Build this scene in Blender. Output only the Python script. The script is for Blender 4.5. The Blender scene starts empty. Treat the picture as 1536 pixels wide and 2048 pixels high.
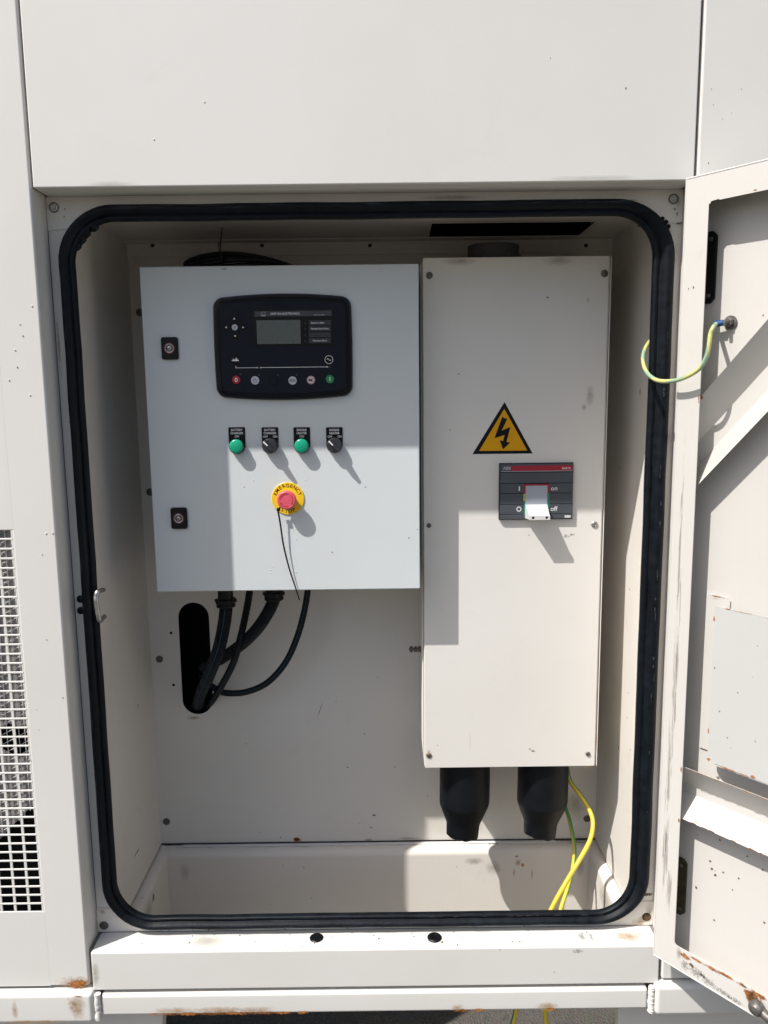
import bpy, bmesh, math, random
from mathutils import Vector, Matrix, geometry
random.seed(7)
scene = bpy.context.scene
C = scene.collection
PI = math.pi
def rad(a): return math.radians(a)

# ------------------------------------------------------------------ camera
PITCH, YAW, ROLL, FPX = 0.146423778, 0.00125343, 0.0118297, 1564.32
cp, sp = math.cos(PITCH), math.sin(PITCH)
fwd = Vector((math.sin(YAW)*cp, math.cos(YAW)*cp, -sp))
right0 = Vector((math.cos(YAW), -math.sin(YAW), 0))
down0 = fwd.cross(right0)
cr, sr = math.cos(ROLL), math.sin(ROLL)
RIGHT = right0*cr + down0*sr
DOWN = -right0*sr + down0*cr
CAM = Vector((0, 0, 1550.0))           # all building code is in millimetres
cd = bpy.data.cameras.new('camera'); cam = bpy.data.objects.new('camera', cd); C.objects.link(cam)
m = Matrix((RIGHT, -DOWN, -fwd)).transposed().to_4x4()
m.translation = CAM*0.001
cam.matrix_world = m
cd.sensor_fit = 'VERTICAL'; cd.sensor_height = 24; cd.sensor_width = 18
cd.lens = 24*FPX/2048
cd.clip_start = 0.02; cd.clip_end = 600
scene.camera = cam

def at(px, py, Y):
    """point on the plane y = Y (mm) seen at a pixel of the 1536 x 2048 photograph"""
    d = RIGHT*((px-768)/FPX) + DOWN*((py-1024)/FPX) + fwd
    return CAM + d*(Y/d.y)

# ------------------------------------------------------------------ light
TOSUN = Vector((-1.457, -1.0, 2.386)).normalized()
w = bpy.data.worlds.new('World'); scene.world = w; w.use_nodes = True
nt = w.node_tree; nt.nodes.clear()
sky = nt.nodes.new('ShaderNodeTexSky'); sky.sky_type = 'NISHITA'; sky.sun_disc = False
sky.sun_elevation = math.asin(TOSUN.z); sky.sun_rotation = math.atan2(TOSUN.x, TOSUN.y)
sky.air_density = 1.0; sky.dust_density = 3.0; sky.ozone_density = 1.0
bg = nt.nodes.new('ShaderNodeBackground'); bg.inputs[1].default_value = 0.097
wo = nt.nodes.new('ShaderNodeOutputWorld')
nt.links.new(sky.outputs[0], bg.inputs[0]); nt.links.new(bg.outputs[0], wo.inputs[0])
sd = bpy.data.lights.new('sun', 'SUN'); sd.energy = 4.4; sd.angle = rad(0.53); sd.color = (1.0, 0.965, 0.92)
so = bpy.data.objects.new('sun', sd); C.objects.link(so)
so.rotation_euler = TOSUN.to_track_quat('Z', 'Y').to_euler(); so.location = (-3, -3, 6)
vs = scene.view_settings
vs.view_transform = 'Standard'; vs.look = 'None'; vs.gamma = 1; vs.use_curve_mapping = False
vs.exposure = 0.5

# ------------------------------------------------------------------ materials
MATS = {}
def newmat(name):
    m = bpy.data.materials.new(name); m.use_nodes = True
    MATS[name] = m
    n = m.node_tree.nodes
    return m, n, m.node_tree.links, n['Principled BSDF']
def N(n, t, **kw):
    o = n.new(t)
    for k, v in kw.items(): setattr(o, k, v)
    return o
def coords(n): return n.new('ShaderNodeNewGeometry').outputs['Position']
def noise(n, l, vec, scale, detail=4, rough=.55, dist=0):
    t = n.new('ShaderNodeTexNoise'); t.inputs['Scale'].default_value = scale
    t.inputs['Detail'].default_value = detail; t.inputs['Roughness'].default_value = rough
    t.inputs['Distortion'].default_value = dist
    l.new(vec, t.inputs['Vector']); return t.outputs['Fac']
def ramp(n, l, fac, a, b, ca=(0,0,0,1), cb=(1,1,1,1)):
    r = n.new('ShaderNodeValToRGB'); e = r.color_ramp.elements
    e[0].position = a; e[1].position = b; e[0].color = ca; e[1].color = cb
    l.new(fac, r.inputs[0]); return r.outputs[0]
def mix(n, l, fac, a, b, mode='MIX'):
    x = n.new('ShaderNodeMix'); x.data_type = 'RGBA'; x.blend_type = mode
    for sock, v in ((x.inputs[0], fac), (x.inputs[6], a), (x.inputs[7], b)):
        if isinstance(v, (int, float)): sock.default_value = v
        elif isinstance(v, tuple): sock.default_value = (*v[:3], 1)
        else: l.new(v, sock)
    return x.outputs[2]
def math_(n, l, op, a, b=None):
    x = n.new('ShaderNodeMath'); x.operation = op
    for s, v in ((x.inputs[0], a), (x.inputs[1], b)):
        if v is None: continue
        if isinstance(v, (int, float)): s.default_value = v
        else: l.new(v, s)
    return x.outputs[0]
def stretch(n, l, vec, s):
    v = n.new('ShaderNodeVectorMath'); v.operation = 'MULTIPLY'
    l.new(vec, v.inputs[0]); v.inputs[1].default_value = s; return v.outputs[0]

def paint(name, col, dirt=.5, rough=.42, peel=.05, wave=.25, grime=(.33,.27,.19), speck=.5, streak=.5, coat=.0):
    m, n, l, b = newmat(name)
    P = coords(n)
    big = noise(n, l, P, 2.2, 5, .6)
    mid = noise(n, l, P, 14, 6, .65, .4)
    c = mix(n, l, ramp(n, l, big, .35, .7), col, tuple(x*y for x, y in zip(col, (.955, .95, .93))))
    c = mix(n, l, math_(n, l, 'MULTIPLY', ramp(n, l, mid, .52, .78), .22*dirt), c, tuple(x*.72 for x in col[:2])+(col[2]*.62,))
    # vertical run marks
    st = noise(n, l, stretch(n, l, P, (45, 45, 1.6)), 1.0, 5, .6)
    c = mix(n, l, math_(n, l, 'MULTIPLY', ramp(n, l, st, .56, .8), .28*streak*dirt), c, tuple(x*.78 for x in col[:2])+(col[2]*.68,))
    # patchy smudges
    sm = noise(n, l, P, 5.5, 8, .72, 1.2)
    c = mix(n, l, math_(n, l, 'MULTIPLY', ramp(n, l, sm, .62, .76), .35*dirt), c, grime)
    # small dark and brown specks
    v = n.new('ShaderNodeTexVoronoi'); v.inputs['Scale'].default_value = 62; l.new(P, v.inputs['Vector'])
    sep = n.new('ShaderNodeSeparateColor'); l.new(v.outputs['Color'], sep.inputs[0])
    near = math_(n, l, 'LESS_THAN', v.outputs['Distance'], math_(n, l, 'MULTIPLY', sep.outputs[1], .11))
    few = math_(n, l, 'GREATER_THAN', sep.outputs[0], 1-.16*speck)
    c = mix(n, l, math_(n, l, 'MULTIPLY', math_(n, l, 'MULTIPLY', near, few), .75), c, (.12, .085, .06))
    l.new(c, b.inputs['Base Color'])
    l.new(ramp(n, l, mid, .2, .8, (rough-.07,)*3+(1,), (rough+.14,)*3+(1,)), b.inputs['Roughness'])
    b.inputs['IOR'].default_value = 1.45
    h1 = noise(n, l, P, 650, 2, .5); h2 = noise(n, l, P, 1.7, 2, .4)
    bp1 = n.new('ShaderNodeBump'); bp1.inputs['Strength'].default_value = peel; bp1.inputs['Distance'].default_value = .001
    bp2 = n.new('ShaderNodeBump'); bp2.inputs['Strength'].default_value = wave; bp2.inputs['Distance'].default_value = .02
    l.new(h2, bp2.inputs['Height']); l.new(h1, bp1.inputs['Height']); l.new(bp2.outputs[0], bp1.inputs['Normal'])
    l.new(bp1.outputs[0], b.inputs['Normal'])
    return m

def plain(name, col, rough=.5, metal=0, bump=0, bscale=300, var=.0, vscale=30, spec=.5):
    m, n, l, b = newmat(name)
    b.inputs['Base Color'].default_value = (*col, 1); b.inputs['Roughness'].default_value = rough
    b.inputs['Metallic'].default_value = metal; b.inputs['Specular IOR Level'].default_value = spec
    P = coords(n)
    f = noise(n, l, P, vscale, 6, .65)
    if var:
        l.new(mix(n, l, ramp(n, l, f, .35, .7), tuple(x*(1-var) for x in col), tuple(min(1, x*(1+var)) for x in col)), b.inputs['Base Color'])
    l.new(ramp(n, l, f, .3, .75, (max(0, rough-.1),)*3+(1,), (min(1, rough+.12),)*3+(1,)), b.inputs['Roughness'])
    if bump:
        h = noise(n, l, P, bscale, 4, .6); bp = n.new('ShaderNodeBump')
        bp.inputs['Strength'].default_value = bump; bp.inputs['Distance'].default_value = .001
        l.new(h, bp.inputs['Height']); l.new(bp.outputs[0], b.inputs['Normal'])
    return m

WHITE = paint('outer_paint', (.648, .634, .603), dirt=.25, rough=.40, speck=.07, streak=.3)
CREAM = paint('inner_paint', (.69, .655, .605), dirt=.55, rough=.46, speck=.25, streak=.5)
BOXP = paint('box_paint', (.70, .68, .64), dirt=.4, rough=.42, speck=.2, streak=.3)
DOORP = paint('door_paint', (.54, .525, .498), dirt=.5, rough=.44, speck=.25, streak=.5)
GREYC = paint('cabinet_paint', (.585, .622, .632), dirt=.15, rough=.38, peel=.22, wave=.15, speck=.06, streak=.1)
RUBBER = plain('seal_rubber', (.0035, .0058, .009), .5, bump=.4, bscale=160, var=.5, vscale=60, spec=.18)
BLACKP = plain('black_plastic', (.004, .0045, .006), .42, bump=.1, bscale=500, spec=.25)
CONDUIT = plain('conduit_plastic', (.0045, .006, .008), .42, bump=.05, spec=.3)
BOOT = plain('boot_rubber', (.004, .0055, .0075), .5, bump=.3, bscale=220, var=.2, spec=.22)
DARK = plain('dark_void', (.004, .004, .004), .9)
STEEL = plain('zinc_steel', (.46, .45, .42), .38, 1, bump=.2, bscale=200, var=.25, vscale=120)
STEELD = plain('dull_bolt', (.16, .15, .14), .5, .7, bump=.3, bscale=400, var=.3, vscale=200)
GALV = plain('grey_collar', (.055, .058, .062), .55, 0, var=.15, spec=.3)
NAVY = plain('panel_film', (.0035, .0075, .014), .5, spec=.2)
NAVYB = plain('panel_bezel', (.0025, .0035, .006), .4, spec=.25)
SCRB = plain('screen_surround', (.002, .0025, .003), .25, spec=.2)
LCD = plain('lcd', (.085, .10, .092), .3, var=.06, vscale=25)
SLATE = plain('breaker_grey', (.060, .068, .080), .42, var=.06)
SLATED = plain('breaker_dark', (.008, .010, .013), .5, spec=.25)
REDS = plain('breaker_red', (.33, .012, .03), .4)
WPRINT = plain('white_print', (.78, .78, .78), .5)
GPRINT = plain('grey_print', (.36, .37, .39), .5)
WPLAS = plain('white_plastic', (.62, .62, .605), .38, var=.03)
YEL = plain('yellow_plate', (.80, .50, .01), .4, var=.06)
YELS = plain('sticker_yellow', (.68, .33, .002), .45, var=.04, spec=.25)
STKB = plain('sticker_black', (.0035, .004, .007), .45, spec=.2)
PINK = plain('faded_red_plastic', (.64, .085, .125), .42, var=.06, vscale=120)
PINKD = plain('faded_red_groove', (.34, .03, .045), .5)
GREENL, gn, gl, gb = newmat('green_lens')
gb.inputs['Base Color'].default_value = (.005, .30, .17, 1); gb.inputs['Roughness'].default_value = .22
gb.inputs['Transmission Weight'].default_value = 0.0; gb.inputs['Subsurface Weight'].default_value = .15
KNOB = plain('knob_grey', (.022, .026, .031), .35)
BTNR = plain('button_red', (.34, .008, .016), .4)
BTNG = plain('button_green', (.006, .20, .075), .4)
BTNW = plain('button_white', (.46, .48, .52), .45)
BLUE = plain('lug_blue', (.006, .07, .22), .4)
GREENP = plain('green_paint', (.01, .22, .14), .5)
YELP = plain('pale_yellow', (.42, .40, .06), .5)
GREYF = plain('grey_foil', (.24, .225, .215), .6, bump=.4, bscale=40, var=.1)
GAPM = plain('joint_sealant', (.16, .15, .135), .8)
BEADM = plain('weld_bead', (.60, .585, .56), .35)

def cable_mat(name, y, g, turns, width, dirt=.15):
    m, n, l, b = newmat(name)
    uv = n.new('ShaderNodeUVMap'); uv.uv_map = 'UVMap'
    s = n.new('ShaderNodeSeparateXYZ'); l.new(uv.outputs[0], s.inputs[0])
    a = math_(n, l, 'ADD', s.outputs[0], math_(n, l, 'MULTIPLY', s.outputs[1], turns))
    f = math_(n, l, 'FRACT', a)
    f = math_(n, l, 'LESS_THAN', f, width)
    c = mix(n, l, f, y, g)
    P = coords(n)
    c = mix(n, l, math_(n, l, 'MULTIPLY', ramp(n, l, noise(n, l, P, 60, 5, .6), .45, .75), dirt), c, (.12, .09, .05))
    l.new(c, b.inputs['Base Color']); b.inputs['Roughness'].default_value = .4
    return m
YG = cable_mat('yellow_green_sheath', (.66, .49, .03), (.03, .20, .06), .12, .30)
YG2 = cable_mat('faded_yellow_green_sheath', (.50, .50, .18), (.25, .38, .26), 1.6, .45, .2)

def stain_mat(name, ca, cb, edge=.45, amt=1.0, nscale=90, alpha=.9, rough=.75, sc=(1, 1, 1)):
    m, n, l, b = newmat(name)
    uv = n.new('ShaderNodeUVMap'); uv.uv_map = 'UVMap'
    sb = n.new('ShaderNodeVectorMath'); sb.operation = 'SUBTRACT'; l.new(uv.outputs[0], sb.inputs[0]); sb.inputs[1].default_value = (.5, .5, 0)
    ln = n.new('ShaderNodeVectorMath'); ln.operation = 'LENGTH'; l.new(sb.outputs[0], ln.inputs[0])
    r = math_(n, l, 'SUBTRACT', 1.0, math_(n, l, 'MULTIPLY', ln.outputs['Value'], 2.0))
    P = stretch(n, l, coords(n), sc)
    nz = noise(n, l, P, nscale, 7, .7, .6); nz2 = noise(n, l, P, nscale*2.7, 4, .6)
    k = math_(n, l, 'ADD', r, math_(n, l, 'MULTIPLY', math_(n, l, 'SUBTRACT', nz, .5), 2.2*amt))
    k = math_(n, l, 'MULTIPLY', k, math_(n, l, 'GREATER_THAN', r, .0))
    al = ramp(n, l, k, .42-edge*.3, .42+edge)
    # fade to nothing at the quad's rim
    al = math_(n, l, 'MULTIPLY', al, ramp(n, l, r, .0, .25))
    al = math_(n, l, 'MULTIPLY', al, alpha)
    l.new(al, b.inputs['Alpha'])
    l.new(mix(n, l, ramp(n, l, nz2, .35, .65), ca, cb), b.inputs['Base Color'])
    b.inputs['Roughness'].default_value = rough
    return m
RUST = stain_mat('rust', (.48, .18, .03), (.20, .06, .016), .35, 1.0, 80, 1.0)
RUSTL = stain_mat('rust_run', (.42, .25, .08), (.33, .17, .045), .7, .7, 60, .5)
GRIME = stain_mat('grime', (.30, .26, .19), (.22, .185, .13), .9, .55, 45, .38)
CHIP = stain_mat('paint_chip', (.06, .045, .035), (.16, .09, .04), .15, 1.3, 190, .9)
SCUFF = stain_mat('grey_scuff', (.27, .265, .25), (.15, .145, .135), .3, 1.8, 300, .5)
CHALK = stain_mat('chalky_wear', (.36, .34, .30), (.28, .265, .235), .9, .5, 30, .28)

STREAK = stain_mat('rubbed_streak', (.24, .205, .165), (.15, .125, .10), .3, 1.7, 330, .36, sc=(1, 1, .05))
POCKP = paint('pocket_paint', (.475, .478, .468), dirt=.3, rough=.40, speck=.3)

# ------------------------------------------------------------------ mesh builder
class MB:
    def __init__(s): s.v = []; s.f = []; s.m = []; s.uv = []; s.mats = []
    def mi(s, mat):
        if mat not in s.mats: s.mats.append(mat)
        return s.mats.index(mat)
    def add(s, verts, faces, mat, uvs=None):
        o = len(s.v); s.v += [Vector(p) for p in verts]; k = s.mi(mat)
        for i, f in enumerate(faces):
            s.f.append([o+j for j in f]); s.m.append(k)
            s.uv.append(uvs[i] if uvs else [(0, 0)]*len(f))
        return s
    def box(s, x0, x1, y0, y1, z0, z1, mat, bev=0, seg=2, fn=None):
        bm = bmesh.new(); bmesh.ops.create_cube(bm, size=1)
        for v in bm.verts:
            v.co = Vector(((x0+x1)/2+v.co.x*(x1-x0), (y0+y1)/2+v.co.y*(y1-y0), (z0+z1)/2+v.co.z*(z1-z0)))
        if bev: bmesh.ops.bevel(bm, geom=bm.edges[:], offset=bev, segments=seg, affect='EDGES', profile=.5)
        bm.verts.index_update()
        vs_ = [v.co.copy() for v in bm.verts]
        if fn: vs_ = [fn(v) for v in vs_]
        s.add(vs_, [[v.index for v in f.verts] for f in bm.faces], mat); bm.free(); return s
    def prism(s, outer, holes, d0, d1, mat, fn, side=None, back=True):
        """outline (a,b) with holes, thickness d0 (front) to d1; fn maps (a,b,d) to a point"""
        loops = [outer]+list(holes)
        flat = [p for L in loops for p in L]
        tris = geometry.tessellate_polygon([[Vector((p[0], p[1], 0)) for p in L] for L in loops])
        n = len(flat)
        vv = [fn(p[0], p[1], d0) for p in flat]+[fn(p[0], p[1], d1) for p in flat]
        ff = [list(t) for t in tris]
        if back: ff += [[n+i for i in reversed(t)] for t in tris]
        s.add(vv, ff, mat)
        o = 0; sf = []
        for L in loops:
            k = len(L)
            for i in range(k): a, b = o+i, o+(i+1) % k; sf.append([a, b, n+b, n+a])
            o += k
        s.add(vv, sf, side or mat); return s
    def tube(s, pts, r, mat, seg=12, step=None, smooth=True, cap=True, rf=None, vlen=None, closed=False):
        pts = [Vector(p) for p in pts]
        P = catmull(pts, step or max(2.0, r*.8), closed) if smooth else pts
        n = len(P); L = [0]
        for i in range(1, n): L.append(L[-1]+(P[i]-P[i-1]).length)
        T = []
        for i in range(n):
            if closed: t = P[(i+1) % n]-P[i-1]
            else: t = P[min(i+1, n-1)]-P[max(i-1, 0)]
            T.append(t.normalized())
        up = Vector((0, 0, 1)) if abs(T[0].z) < .9 else Vector((1, 0, 0))
        nrm = (up-T[0]*up.dot(T[0])).normalized(); vv = []; 
        for i in range(n):
            nrm = (nrm-T[i]*nrm.dot(T[i])).normalized(); bi = T[i].cross(nrm)
            rr = rf(L[i], L[-1]) if rf else r
            for k in range(seg):
                a = 2*PI*k/seg; vv.append(P[i]+nrm*math.cos(a)*rr+bi*math.sin(a)*rr)
        ff = []; uu = []
        for i in range(n if closed else n-1):
            j = (i+1) % n
            for k in range(seg):
                k2 = (k+1) % seg
                ff.append([i*seg+k, i*seg+k2, j*seg+k2, j*seg+k])
                va, vb = L[i]/100, (L[j] if j else L[-1]+1)/100
                uu.append([(k/seg, va), ((k+1)/seg, va), ((k+1)/seg, vb), (k/seg, vb)])
        if cap and not closed:
            ff.append([k for k in reversed(range(seg))]); uu.append([(0, 0)]*seg)
            ff.append([(n-1)*seg+k for k in range(seg)]); uu.append([(0, 0)]*seg)
        s.add(vv, ff, mat, uu); return s
    def lathe(s, prof, o, ax, mat, seg=32, sx=1.0, upv=None):
        """prof [(r,h)], from origin o along axis ax"""
        o = Vector(o); ax = Vector(ax).normalized()
        up = Vector(upv) if upv else (Vector((0, 0, 1)) if abs(ax.z) < .9 else Vector((1, 0, 0)))
        u = (up-ax*up.dot(ax)).normalized(); v = ax.cross(u); vv = []; ff = []
        for (r, h) in prof:
            for k in range(seg):
                a = 2*PI*k/seg; vv.append(o+ax*h+u*math.cos(a)*r+v*math.sin(a)*r*sx)
        for i in range(len(prof)-1):
            for k in range(seg):
                k2 = (k+1) % seg; ff.append([i*seg+k, i*seg+k2, (i+1)*seg+k2, (i+1)*seg+k])
        if prof[-1][0] > 0: ff.append([(len(prof)-1)*seg+k for k in range(seg)])
        if prof[0][0] > 0: ff.append([k for k in reversed(range(seg))])
        s.add(vv, ff, mat); return s
    def text(s, txt, size, centre, mat, align='CENTER', ex=.15, rot=0, xs=1, fn=None, bold=0, Y=None):
        vv, ff = textmesh(txt, align, bold)
        cx, cy, cz = centre; out = []
        for p in vv:
            a, b = p.x*size*xs, p.y*size
            a, b = a*math.cos(rot)-b*math.sin(rot), a*math.sin(rot)+b*math.cos(rot)
            d = p.z*ex
            out.append(fn(a, b, d) if fn else Vector((cx+a, cy-d, cz+b)))
        s.add(out, ff, mat); return s
    def stain(s, c, U, V, mat):
        """an irregular stain: a thin patch centred at c with half axes U, V"""
        c = Vector(c); U = Vector(U); V = Vector(V)
        s.add([c-U-V, c+U-V, c+U+V, c-U+V], [[0, 1, 2, 3]], mat, [[(0, 0), (1, 0), (1, 1), (0, 1)]]); return s
    def build(s, name, parent=None, angle=32, label=None, kind=None):
        off = ORG.get(parent, Vector((0, 0, 0))) if parent else Vector((0, 0, 0))
        me = bpy.data.meshes.new(name)
        me.from_pydata([(p-off)*.001 for p in s.v], [], s.f)
        for mt in s.mats: me.materials.append(mt)
        for p, k in zip(me.polygons, s.m): p.material_index = k
        ul = me.uv_layers.new(name='UVMap'); i = 0
        for p, u in zip(me.polygons, s.uv):
            for j, li in enumerate(p.loop_indices): ul.data[li].uv = u[j]
        me.validate(); me.update()
        bm = bmesh.new(); bm.from_mesh(me); bmesh.ops.recalc_face_normals(bm, faces=bm.faces[:]); bm.to_mesh(me); bm.free()
        me.shade_smooth(); me.set_sharp_from_angle(angle=rad(angle))
        o = bpy.data.objects.new(name, me); C.objects.link(o)
        if parent: o.parent = parent
        ORG[o] = off
        wn = o.modifiers.new('weighted_normals', 'WEIGHTED_NORMAL'); wn.keep_sharp = True
        if label: o['label'] = label
        if kind: o['kind'] = kind
        return o
ORG = {}
def catmull(pts, step, closed=False):
    out = []; n = len(pts)
    if closed: g = lambda i: pts[i % n]
    else: g = lambda i: pts[i] if 0 <= i < n else (pts[0]*2-pts[1] if i < 0 else pts[-1]*2-pts[-2])
    for i in range(n if closed else n-1):
        a, b, c, d = g(i-1), g(i), g(i+1), g(i+2)
        k = max(2, int((c-b).length/step))
        for j in range(k):
            t = j/k
            out.append(.5*((2*b)+(c-a)*t+(2*a-5*b+4*c-d)*t*t+(3*b-a-3*c+d)*t**3))
    if not closed: out.append(pts[-1].copy())
    return out
TM = {}
def textmesh(txt, align, bold):
    k = (txt, align, bold)
    if k in TM: return TM[k]
    cu = bpy.data.curves.new('t', 'FONT'); cu.body = txt; cu.size = 1; cu.align_x = align; cu.align_y = 'CENTER'
    cu.extrude = 1; cu.offset = bold; cu.resolution_u = 4
    o = bpy.data.objects.new('t', cu); C.objects.link(o)
    dg = bpy.context.evaluated_depsgraph_get(); me = o.evaluated_get(dg).to_mesh()
    r = ([v.co.copy() for v in me.vertices], [list(p.vertices) for p in me.polygons])
    o.evaluated_get(dg).to_mesh_clear(); bpy.data.objects.remove(o); bpy.data.curves.remove(cu)
    TM[k] = r; return r
def thing(name, label, cat, loc, group=None):
    o = bpy.data.objects.new(name, None); C.objects.link(o); o.location = Vector(loc)*.001
    o.empty_display_size = .05
    o['label'] = label; o['category'] = cat
    if group: o['group'] = group
    ORG[o] = Vector(loc); return o
def tag(o, label, cat, group=None):
    o['label'] = label; o['category'] = cat
    if group: o['group'] = group
    return o
XZ = lambda a, b, d: Vector((a, d, b))     # upright plane, depth = y
def rrect(x0, x1, z0, z1, r, n=10):
    rr = r if isinstance(r, (list, tuple)) else [r]*4
    P = []
    for (cx, cz, a0, q) in ((x1-rr[0], z1-rr[0], 0, rr[0]), (x0+rr[1], z1-rr[1], 90, rr[1]), (x0+rr[2], z0+rr[2], 180, rr[2]), (x1-rr[3], z0+rr[3], 270, rr[3])):
        for i in range(n+1):
            a = rad(a0+90*i/n); P.append((cx+q*math.cos(a), cz+q*math.sin(a)))
    return P
def circ(x, z, r, n=24): return [(x+r*math.cos(2*PI*i/n), z+r*math.sin(2*PI*i/n)) for i in range(n)]
def hexbolt(mb, p, ax, r, mat, h=4, wash=True):
    ax = Vector(ax)
    if wash: mb.lathe([(r*1.45, 0), (r*1.45, 1.2), (r*1.3, 1.5), (0, 1.5)], p, ax, mat, 20)
    mb.lathe([(r, 1.2), (r, h), (r*.85, h+.7), (0, h+.7)], p, ax, mat, 6)
    mb.lathe([(r*.45, h), (r*.45, h+2.2), (0, h+2.2)], p, ax, mat, 12)
def screw(mb, p, ax, r, mat):
    mb.lathe([(r, 0), (r, .8), (r*.85, 2.0), (r*.5, 2.7), (r*.42, 2.7), (r*.36, 1.4), (0, 1.4)], p, ax, mat, 20)

YF, YR, YW = 1273, 1330, 1710          # facade, recessed frame, back wall
FR = (0, -1, 0)

# ------------------------------------------------------------------ ground
m_, n_, l_, b_ = newmat('gravelly_concrete')
Pg = coords(n_)
vg = N(n_, 'ShaderNodeTexVoronoi'); vg.inputs['Scale'].default_value = 95; l_.new(Pg, vg.inputs['Vector'])
vg2 = N(n_, 'ShaderNodeTexVoronoi'); vg2.inputs['Scale'].default_value = 230; l_.new(Pg, vg2.inputs['Vector'])
c1 = mix(n_, l_, .62, (.085, .077, .068), vg.outputs['Color'], 'MULTIPLY')
c1 = mix(n_, l_, .5, c1, (.085, .078, .068))
c2 = mix(n_, l_, ramp(n_, l_, noise(n_, l_, Pg, 3, 6, .7), .35, .65), c1, (.10, .092, .08))
c3 = mix(n_, l_, math_(n_, l_, 'MULTIPLY', ramp(n_, l_, noise(n_, l_, Pg, 40, 6, .7), .55, .68), .7), c2, (.035, .03, .026))
l_.new(c3, b_.inputs['Base Color']); b_.inputs['Roughness'].default_value = .9
bp = N(n_, 'ShaderNodeBump'); bp.inputs['Strength'].default_value = .8; bp.inputs['Distance'].default_value = .004
l_.new(vg2.outputs['Distance'], bp.inputs['Height']); l_.new(bp.outputs[0], b_.inputs['Normal'])
g = MB(); g.add([(-90000, -90000, 0), (90000, -90000, 0), (90000, 90000, 0), (-90000, 90000, 0)], [[0, 1, 2, 3]], m_)
g.build('ground', kind='structure')

# ------------------------------------------------------------------ generator housing
H = thing('generator_housing', 'off-white steel generator housing with its control compartment door standing open', 'generator', (0, 1300, 0))

# upper panel
b = MB(); b.box(-536, 488.5, YF, YR-1, 1876, 2450, WHITE, 2.4, 3)
for x, z in [(-345, 1945), (-265, 1998)]:
    b.lathe([(1.6, 0), (1.2, .6), (0, .8)], (x, YF, z), FR, BEADM, 8)
for x, z, r in [(330, 1881, 90), (-420, 1880, 60)]:
    b.stain((x, YF-.5, z), (r, 0, 0), (0, 0, 6), CHALK)
b.stain((378, YF-.5, 2011), (1.7, 0, 0), (0, 0, 1.7), CHIP); b.stain((262, YF-.5, 2055), (1.5, 0, 0), (0, 0, 1.5), CHIP)
b.build('upper_panel', H)
# side panels (left one holds the grille)
GX0, GX1, GZ0, GZ1 = -1113, -612.5, 651, 1341
b = MB()
b.box(-2200, GX0, YF, YR, 505, 2450, WHITE, 3, 3)
b.box(GX1, -540, YF, YR, 505, 2450, WHITE, 3.5, 3)
b.box(GX0-3, GX1+3, YF+.0, YF+2.5, GZ1, 2449.5, WHITE, 0)
b.box(GX0-3, GX1+3, YF+.0, YF+2.5, 505.5, GZ0, WHITE, 0)
for px, py in [(64, 612), (18, 760), (92, 1067), (105, 1066), (60, 790), (30, 700)]:
    q = at(px, py, YF); b.lathe([(1.7, 0), (1.3, .9), (0, 1.2)], q, FR, BEADM, 8)
for px, py in [(85, 1110), (93, 1280), (78, 1460), (40, 650), (46, 672), (35, 735), (73, 1420), (60, 1520)]:
    q = at(px, py, YF-.5); b.stain(q, (1.8, 0, 0), (0, 0, 2.4), CHIP)
b.stain(at(156, 1968, YF-.6), (34, 0, 0), (0, 0, 15), RUST); b.stain(at(150, 1966, YF-.5), (48, 0, 0), (0, 0, 18), RUSTL)
b.stain(at(165, 1966, YF-.8), (12, 0, 0), (0, 0, 8), RUST)
b.stain((-541-.0, YR-28, 1690), (0, 26, 0), (0, 0, 150), CHALK)
# edges of the reveal, rusty joint at the foot
b.stain((-539.4, YR-8, 560+35), (0, 9, 0), (0, 0, 40), RUSTL)
b.build('side_panel', H, label='left side panel with a rectangular air grille cut into it')
b = MB(); b.box(493, 1800, YF, YR, 503, 2450, WHITE, 3.5, 3)
for px, py in [(1423, 178), (1483, 178), (1417, 326), (1427, 210), (1463, 226), (1445, 238)]:
    b.stain(at(px, py, YF-.5), (1.4, 0, 0), (0, 0, 1.4), CHIP)
b.build('side_panel', H, label='right side panel behind the open door')
# dark sealant joints between sheets
b = MB()
for z0_, z1_ in ((1877.5, 2448), (496, 569)): b.box(-541, -534, YF+10, YR-2, z0_, z1_, GAPM); b.box(486, 494.5, YF+10, YR-2, z0_, z1_, GAPM)
b.box(-2190, 1790, YF+14, YR-2, 488, 506, GAPM)
b.build('panel_joint', H)
# sill
b = MB(); b.box(-534, 488, YF, YR-1, 494.5, 570, WHITE, 3, 3)
random.seed(3)
for i in range(70):
    x = random.uniform(-480, 470); y = random.uniform(YF+6, YR-14)
    s_ = random.choice([1.0, 1.4, 2.0, 2.8]); b.stain((x, y, 570.35), (s_, 0, 0), (0, s_*1.3, 0), random.choice([CHIP, RUST, CHIP, GRIME]))
for px, py, sx_, sy_ in [(1165, 1880, 20, 17), (1183, 1882, 9, 20)]:
    q = at(px, py, 1300); b.stain((q.x*1295/1300, 1299, 570.4), (sx_*.6, 0, 0), (0, sy_, 0), SCUFF)
b.stain((-330, 1300, 570.4), (45, 0, 0), (0, 22, 0), GRIME); b.stain((440, 1297, 570.4), (35, 0, 0), (0, 20, 0), RUSTL)
b.stain((340, YF-.4, 562), (12, 0, 0), (0, 0, 6), SCUFF)
b.stain((200, YF-.4, 566), (3, 0, 0), (0, 0, 2), RUST); b.stain((298, YF-.4, 520), (2.4, 0, 0), (0, 0, 3), RUST)
b.stain((-528, YF-.4, 530), (10, 0, 0), (0, 0, 30), GRIME)
b.build('sill_panel', H)
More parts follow.
